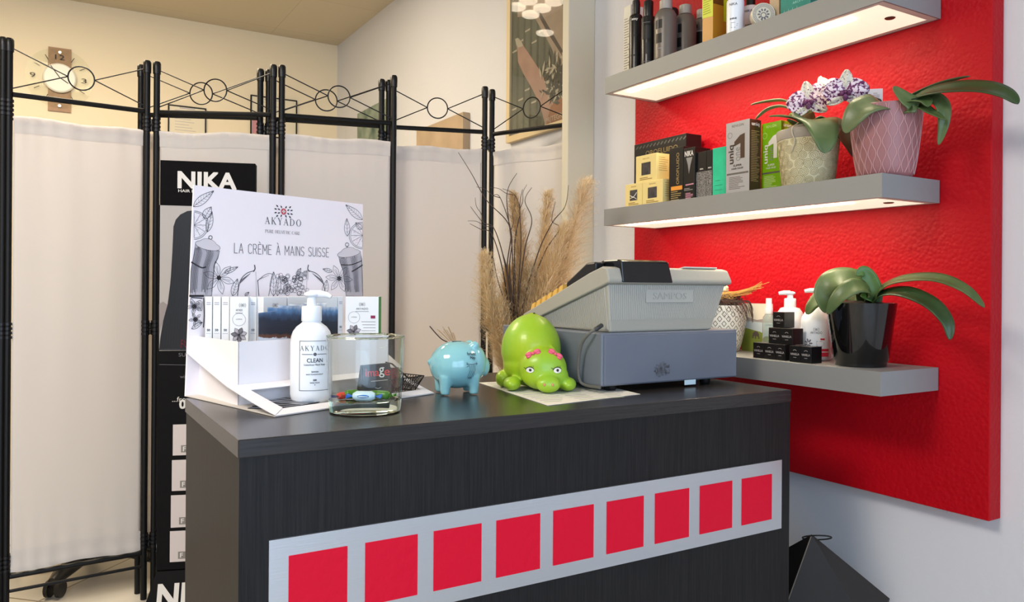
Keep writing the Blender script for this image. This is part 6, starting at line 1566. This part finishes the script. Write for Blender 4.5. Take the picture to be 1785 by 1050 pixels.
for lab, L, D_, dD, wd, mi, st in plumes:
    rr = random.Random(len(lab)*7 + int(wd*1000))
    pts = pp(L, D_, dD); S_ = spline([mouth.lerp(pts[0], .0) + Vector((rr.uniform(-.02, .02), rr.uniform(-.02, .02), 0))] + pts, 14)
    root = thing('pampas_plume', lab, 'dried grass', tuple(S_[0]), 0, 'pampas plumes'); o0_ = S_[0]
    MB().tube([p - o0_ for p in S_[::2]], .0016, 6).build('stalk', mat('stalk_straw', (176, 146, 96), 0.8), root)
    fm = MB(); i0 = int(len(S_)*(.25 + st*.5)); seg_ = S_[i0:]; n_ = len(seg_)
    for k in range(3600):
        f_ = rr.random()**.9; i = min(n_-2, int(f_*(n_-1))); p = seg_[i].lerp(seg_[i+1], f_*(n_-1) - i) if i + 1 < n_ else seg_[i]
        tg = (seg_[min(i+1, n_-1)] - seg_[max(i-1, 0)]).normalized(); a = rr.uniform(0, 2*PI)
        e1_ = tg.orthogonal().normalized(); e2_ = tg.cross(e1_); out = e1_*math.cos(a) + e2_*math.sin(a)
        env = wd*.5*(math.sin(PI*min(1, .12 + .80*f_))**.8)*rr.uniform(.1, 1.25)
        l = .045 + .05*(1-f_) ; l *= rr.uniform(.6, 1.1)
        q0 = p; q1 = p + tg*l*.45 + out*env*.62 + Vector((rr.uniform(-.005, .005), rr.uniform(-.005, .005), 0)); q2 = p + tg*l*.8 + out*env + Vector((rr.uniform(-.010, .010), rr.uniform(-.010, .010), rr.uniform(-.016, .002))); q3 = q2 + tg*l*.12 + out*env*.12 + Vector((rr.uniform(-.010, .010), rr.uniform(-.010, .010), rr.uniform(-.022, .004)))
        w_ = rr.uniform(.0003, .0007); sd = tg.cross(out)*w_ + out*w_*.4
        A_ = [q0 - o0_, q1 - o0_, q2 - o0_, q3 - o0_]
        fm.add([A_[0]-sd*.4, A_[0]+sd*.4, A_[1]-sd, A_[1]+sd, A_[2]-sd, A_[2]+sd, A_[3]], [(0,1,3,2), (2,3,5,4), (4,5,6)], 0 if rr.random() < .7 else 1)
    fm.build('plume', [M_pl[mi], M_pl[(mi+1) % 3]], root, smooth=False)
M_tw = mat('twig_dark', (66, 50, 42), 0.7)
twigs = [('long dark twig arching far out over the screen cloth', [(893, 570), (884, 470), (889, 397), (848, 349), (822, 303), (799, 266)]),
         ('dark twig with a loop just beside the screen pole', [(895, 560), (888, 470), (892, 410), (872, 345), (857, 342)]),
         ('dark twig reaching up with a hooked top above the plumes', [(897, 560), (893, 440), (884, 360), (886, 328), (901, 302)]),
         ('dark twig forked towards the middle plume', [(899, 560), (897, 430), (906, 370), (897, 340), (876, 329)]),
         ('wavy dark twig rising beside the narrow tall plume', [(902, 560), (914, 440), (927, 385), (915, 350), (927, 327)]),
         ('straight dark twig tip close to the narrow tall plume', [(901, 560), (908, 430), (906, 360), (911, 330)]),
         ('low dark twig pointing towards the screen pole', [(892, 570), (882, 470), (862, 400), (842, 388), (820, 360)]),
         ('lowest pale twig crossing the screen pole', [(890, 580), (878, 480), (858, 410), (838, 400), (819, 390)]),
         ('dark twig leaning over to the wall edge', [(905, 570), (935, 450), (962, 390), (985, 360), (991, 323)]),
         ('short twig curling behind the largest plume', [(905, 580), (945, 450), (975, 400), (962, 385), (968, 352)]),
         ('dark upright twig in the heart of the bunch', [(893, 590), (890, 520), (884, 470), (873, 432), (872, 424)]),
         ('thin reddish twig among the lower stems', [(890, 600), (884, 540), (868, 490), (858, 440), (852, 400)])]
for k, (lab, L) in enumerate(twigs):
    pts = pp(L, 2.14 + .012*(k % 4), -.02 + .01*(k % 5)); rr = random.Random(k)
    S_ = spline([mouth + Vector((rr.uniform(-.02, .02), rr.uniform(-.02, .02), 0))] + pts, 8); n_ = len(S_)
    b_ = MB().tube([p - S_[0] for p in S_], [.0024*(1 - .72*i/(n_-1)) for i in range(n_)], 6)
    for j in ((int(n_*.62), int(n_*.8)) if k in (1, 3, 6) else ()):
        s0 = S_[j] - S_[0]; d_ = (S_[min(j+2, n_-1)] - S_[j]).normalized(); sd = d_.cross(fwd).normalized()*(1 if (j+k) % 2 else -1)
        b_.tube(spline([s0, s0 + d_*.02 + sd*.012, s0 + d_*.045 + sd*.016, s0 + d_*.065 + sd*.03], 4), [.0012 - .00006*i for i in range(13)], 5)
    o = b_.build('dry_twig', M_tw, None, loc=tuple(S_[0])); tag(o, lab, 'twig', 'curly dark twigs')
pts = pp([(800, 640), (788, 604), (768, 590), (749, 569)], 2.0, .02)
S_ = spline([mouth] + pts, 8)
root = thing('dry_sprig', 'small dry sprig poking up behind the pale blue pig', 'twig', tuple(S_[0]), 0)
MB().tube([p - S_[0] for p in S_], .0016, 6).build('stalk', M_tw, root)
fm = MB(); rr = random.Random(9); tipb = px(795, 607, D=2.0)
for k in range(12):
    e = px(762 + 2.6*k + rr.uniform(-2, 2), 572 + rr.uniform(-4, 12), D=2.0)
    fm.tube(spline([tipb - S_[0], tipb.lerp(e, .6) - S_[0] + Vector((.003, 0, -.002)), e - S_[0]], 4), .0007, 4)
fm.build('frond', M_pl[2], root)

# ------------------------------------------------------------------ black faceted lantern on the floor by the wall
ap_ = px(1415, 932, X=1.45)
t = thing('pyramid_lantern', 'black faceted pyramid lantern with wire ring, beside the counter end', 'lantern', (ap_.x, ap_.y, 0))
M_lan = mat('lantern_black', (26, 23, 22), 0.42)
za = ap_.z
cr_ = [px(1551, 1044, X=1.655), px(1512, 1096, X=1.54), px(1356, 1096, X=1.405), px(1310, 990, X=1.44), px(1425, 985, X=1.66)]
bs = [Vector((p.x - ap_.x, p.y - ap_.y, p.z)) for p in cr_]
zm = min(p.z for p in bs)
lo = [Vector((p.x*.55, p.y*.55, 0.0)) for p in bs]
MB().add([Vector((0, 0, za))] + bs + lo, [(0, 1 + (i+1) % 5, 1 + i) for i in range(5)] + [(1 + i, 1 + (i+1) % 5, 6 + (i+1) % 5, 6 + i) for i in range(5)] + [(6, 7, 8, 9, 10)]).build('lantern_shell', M_lan, t, smooth=False)
ed = MB(); ed.tube([Vector((0, 0, za)), bs[2]], .0012, 5)
ed.build('seam_edge', mat('edge_pale', (120, 108, 96), 0.5), t)  # paler colour along this one edge
MB().tube([Vector((.012 + .030*math.cos(2*PI*i/30), -.004 + .030*math.sin(2*PI*i/30), za - .008 + .014*math.cos(2*PI*i/30 + 2.2))) for i in range(30)], .0016, 6, closed=True).build('wire_ring', M_black, t)
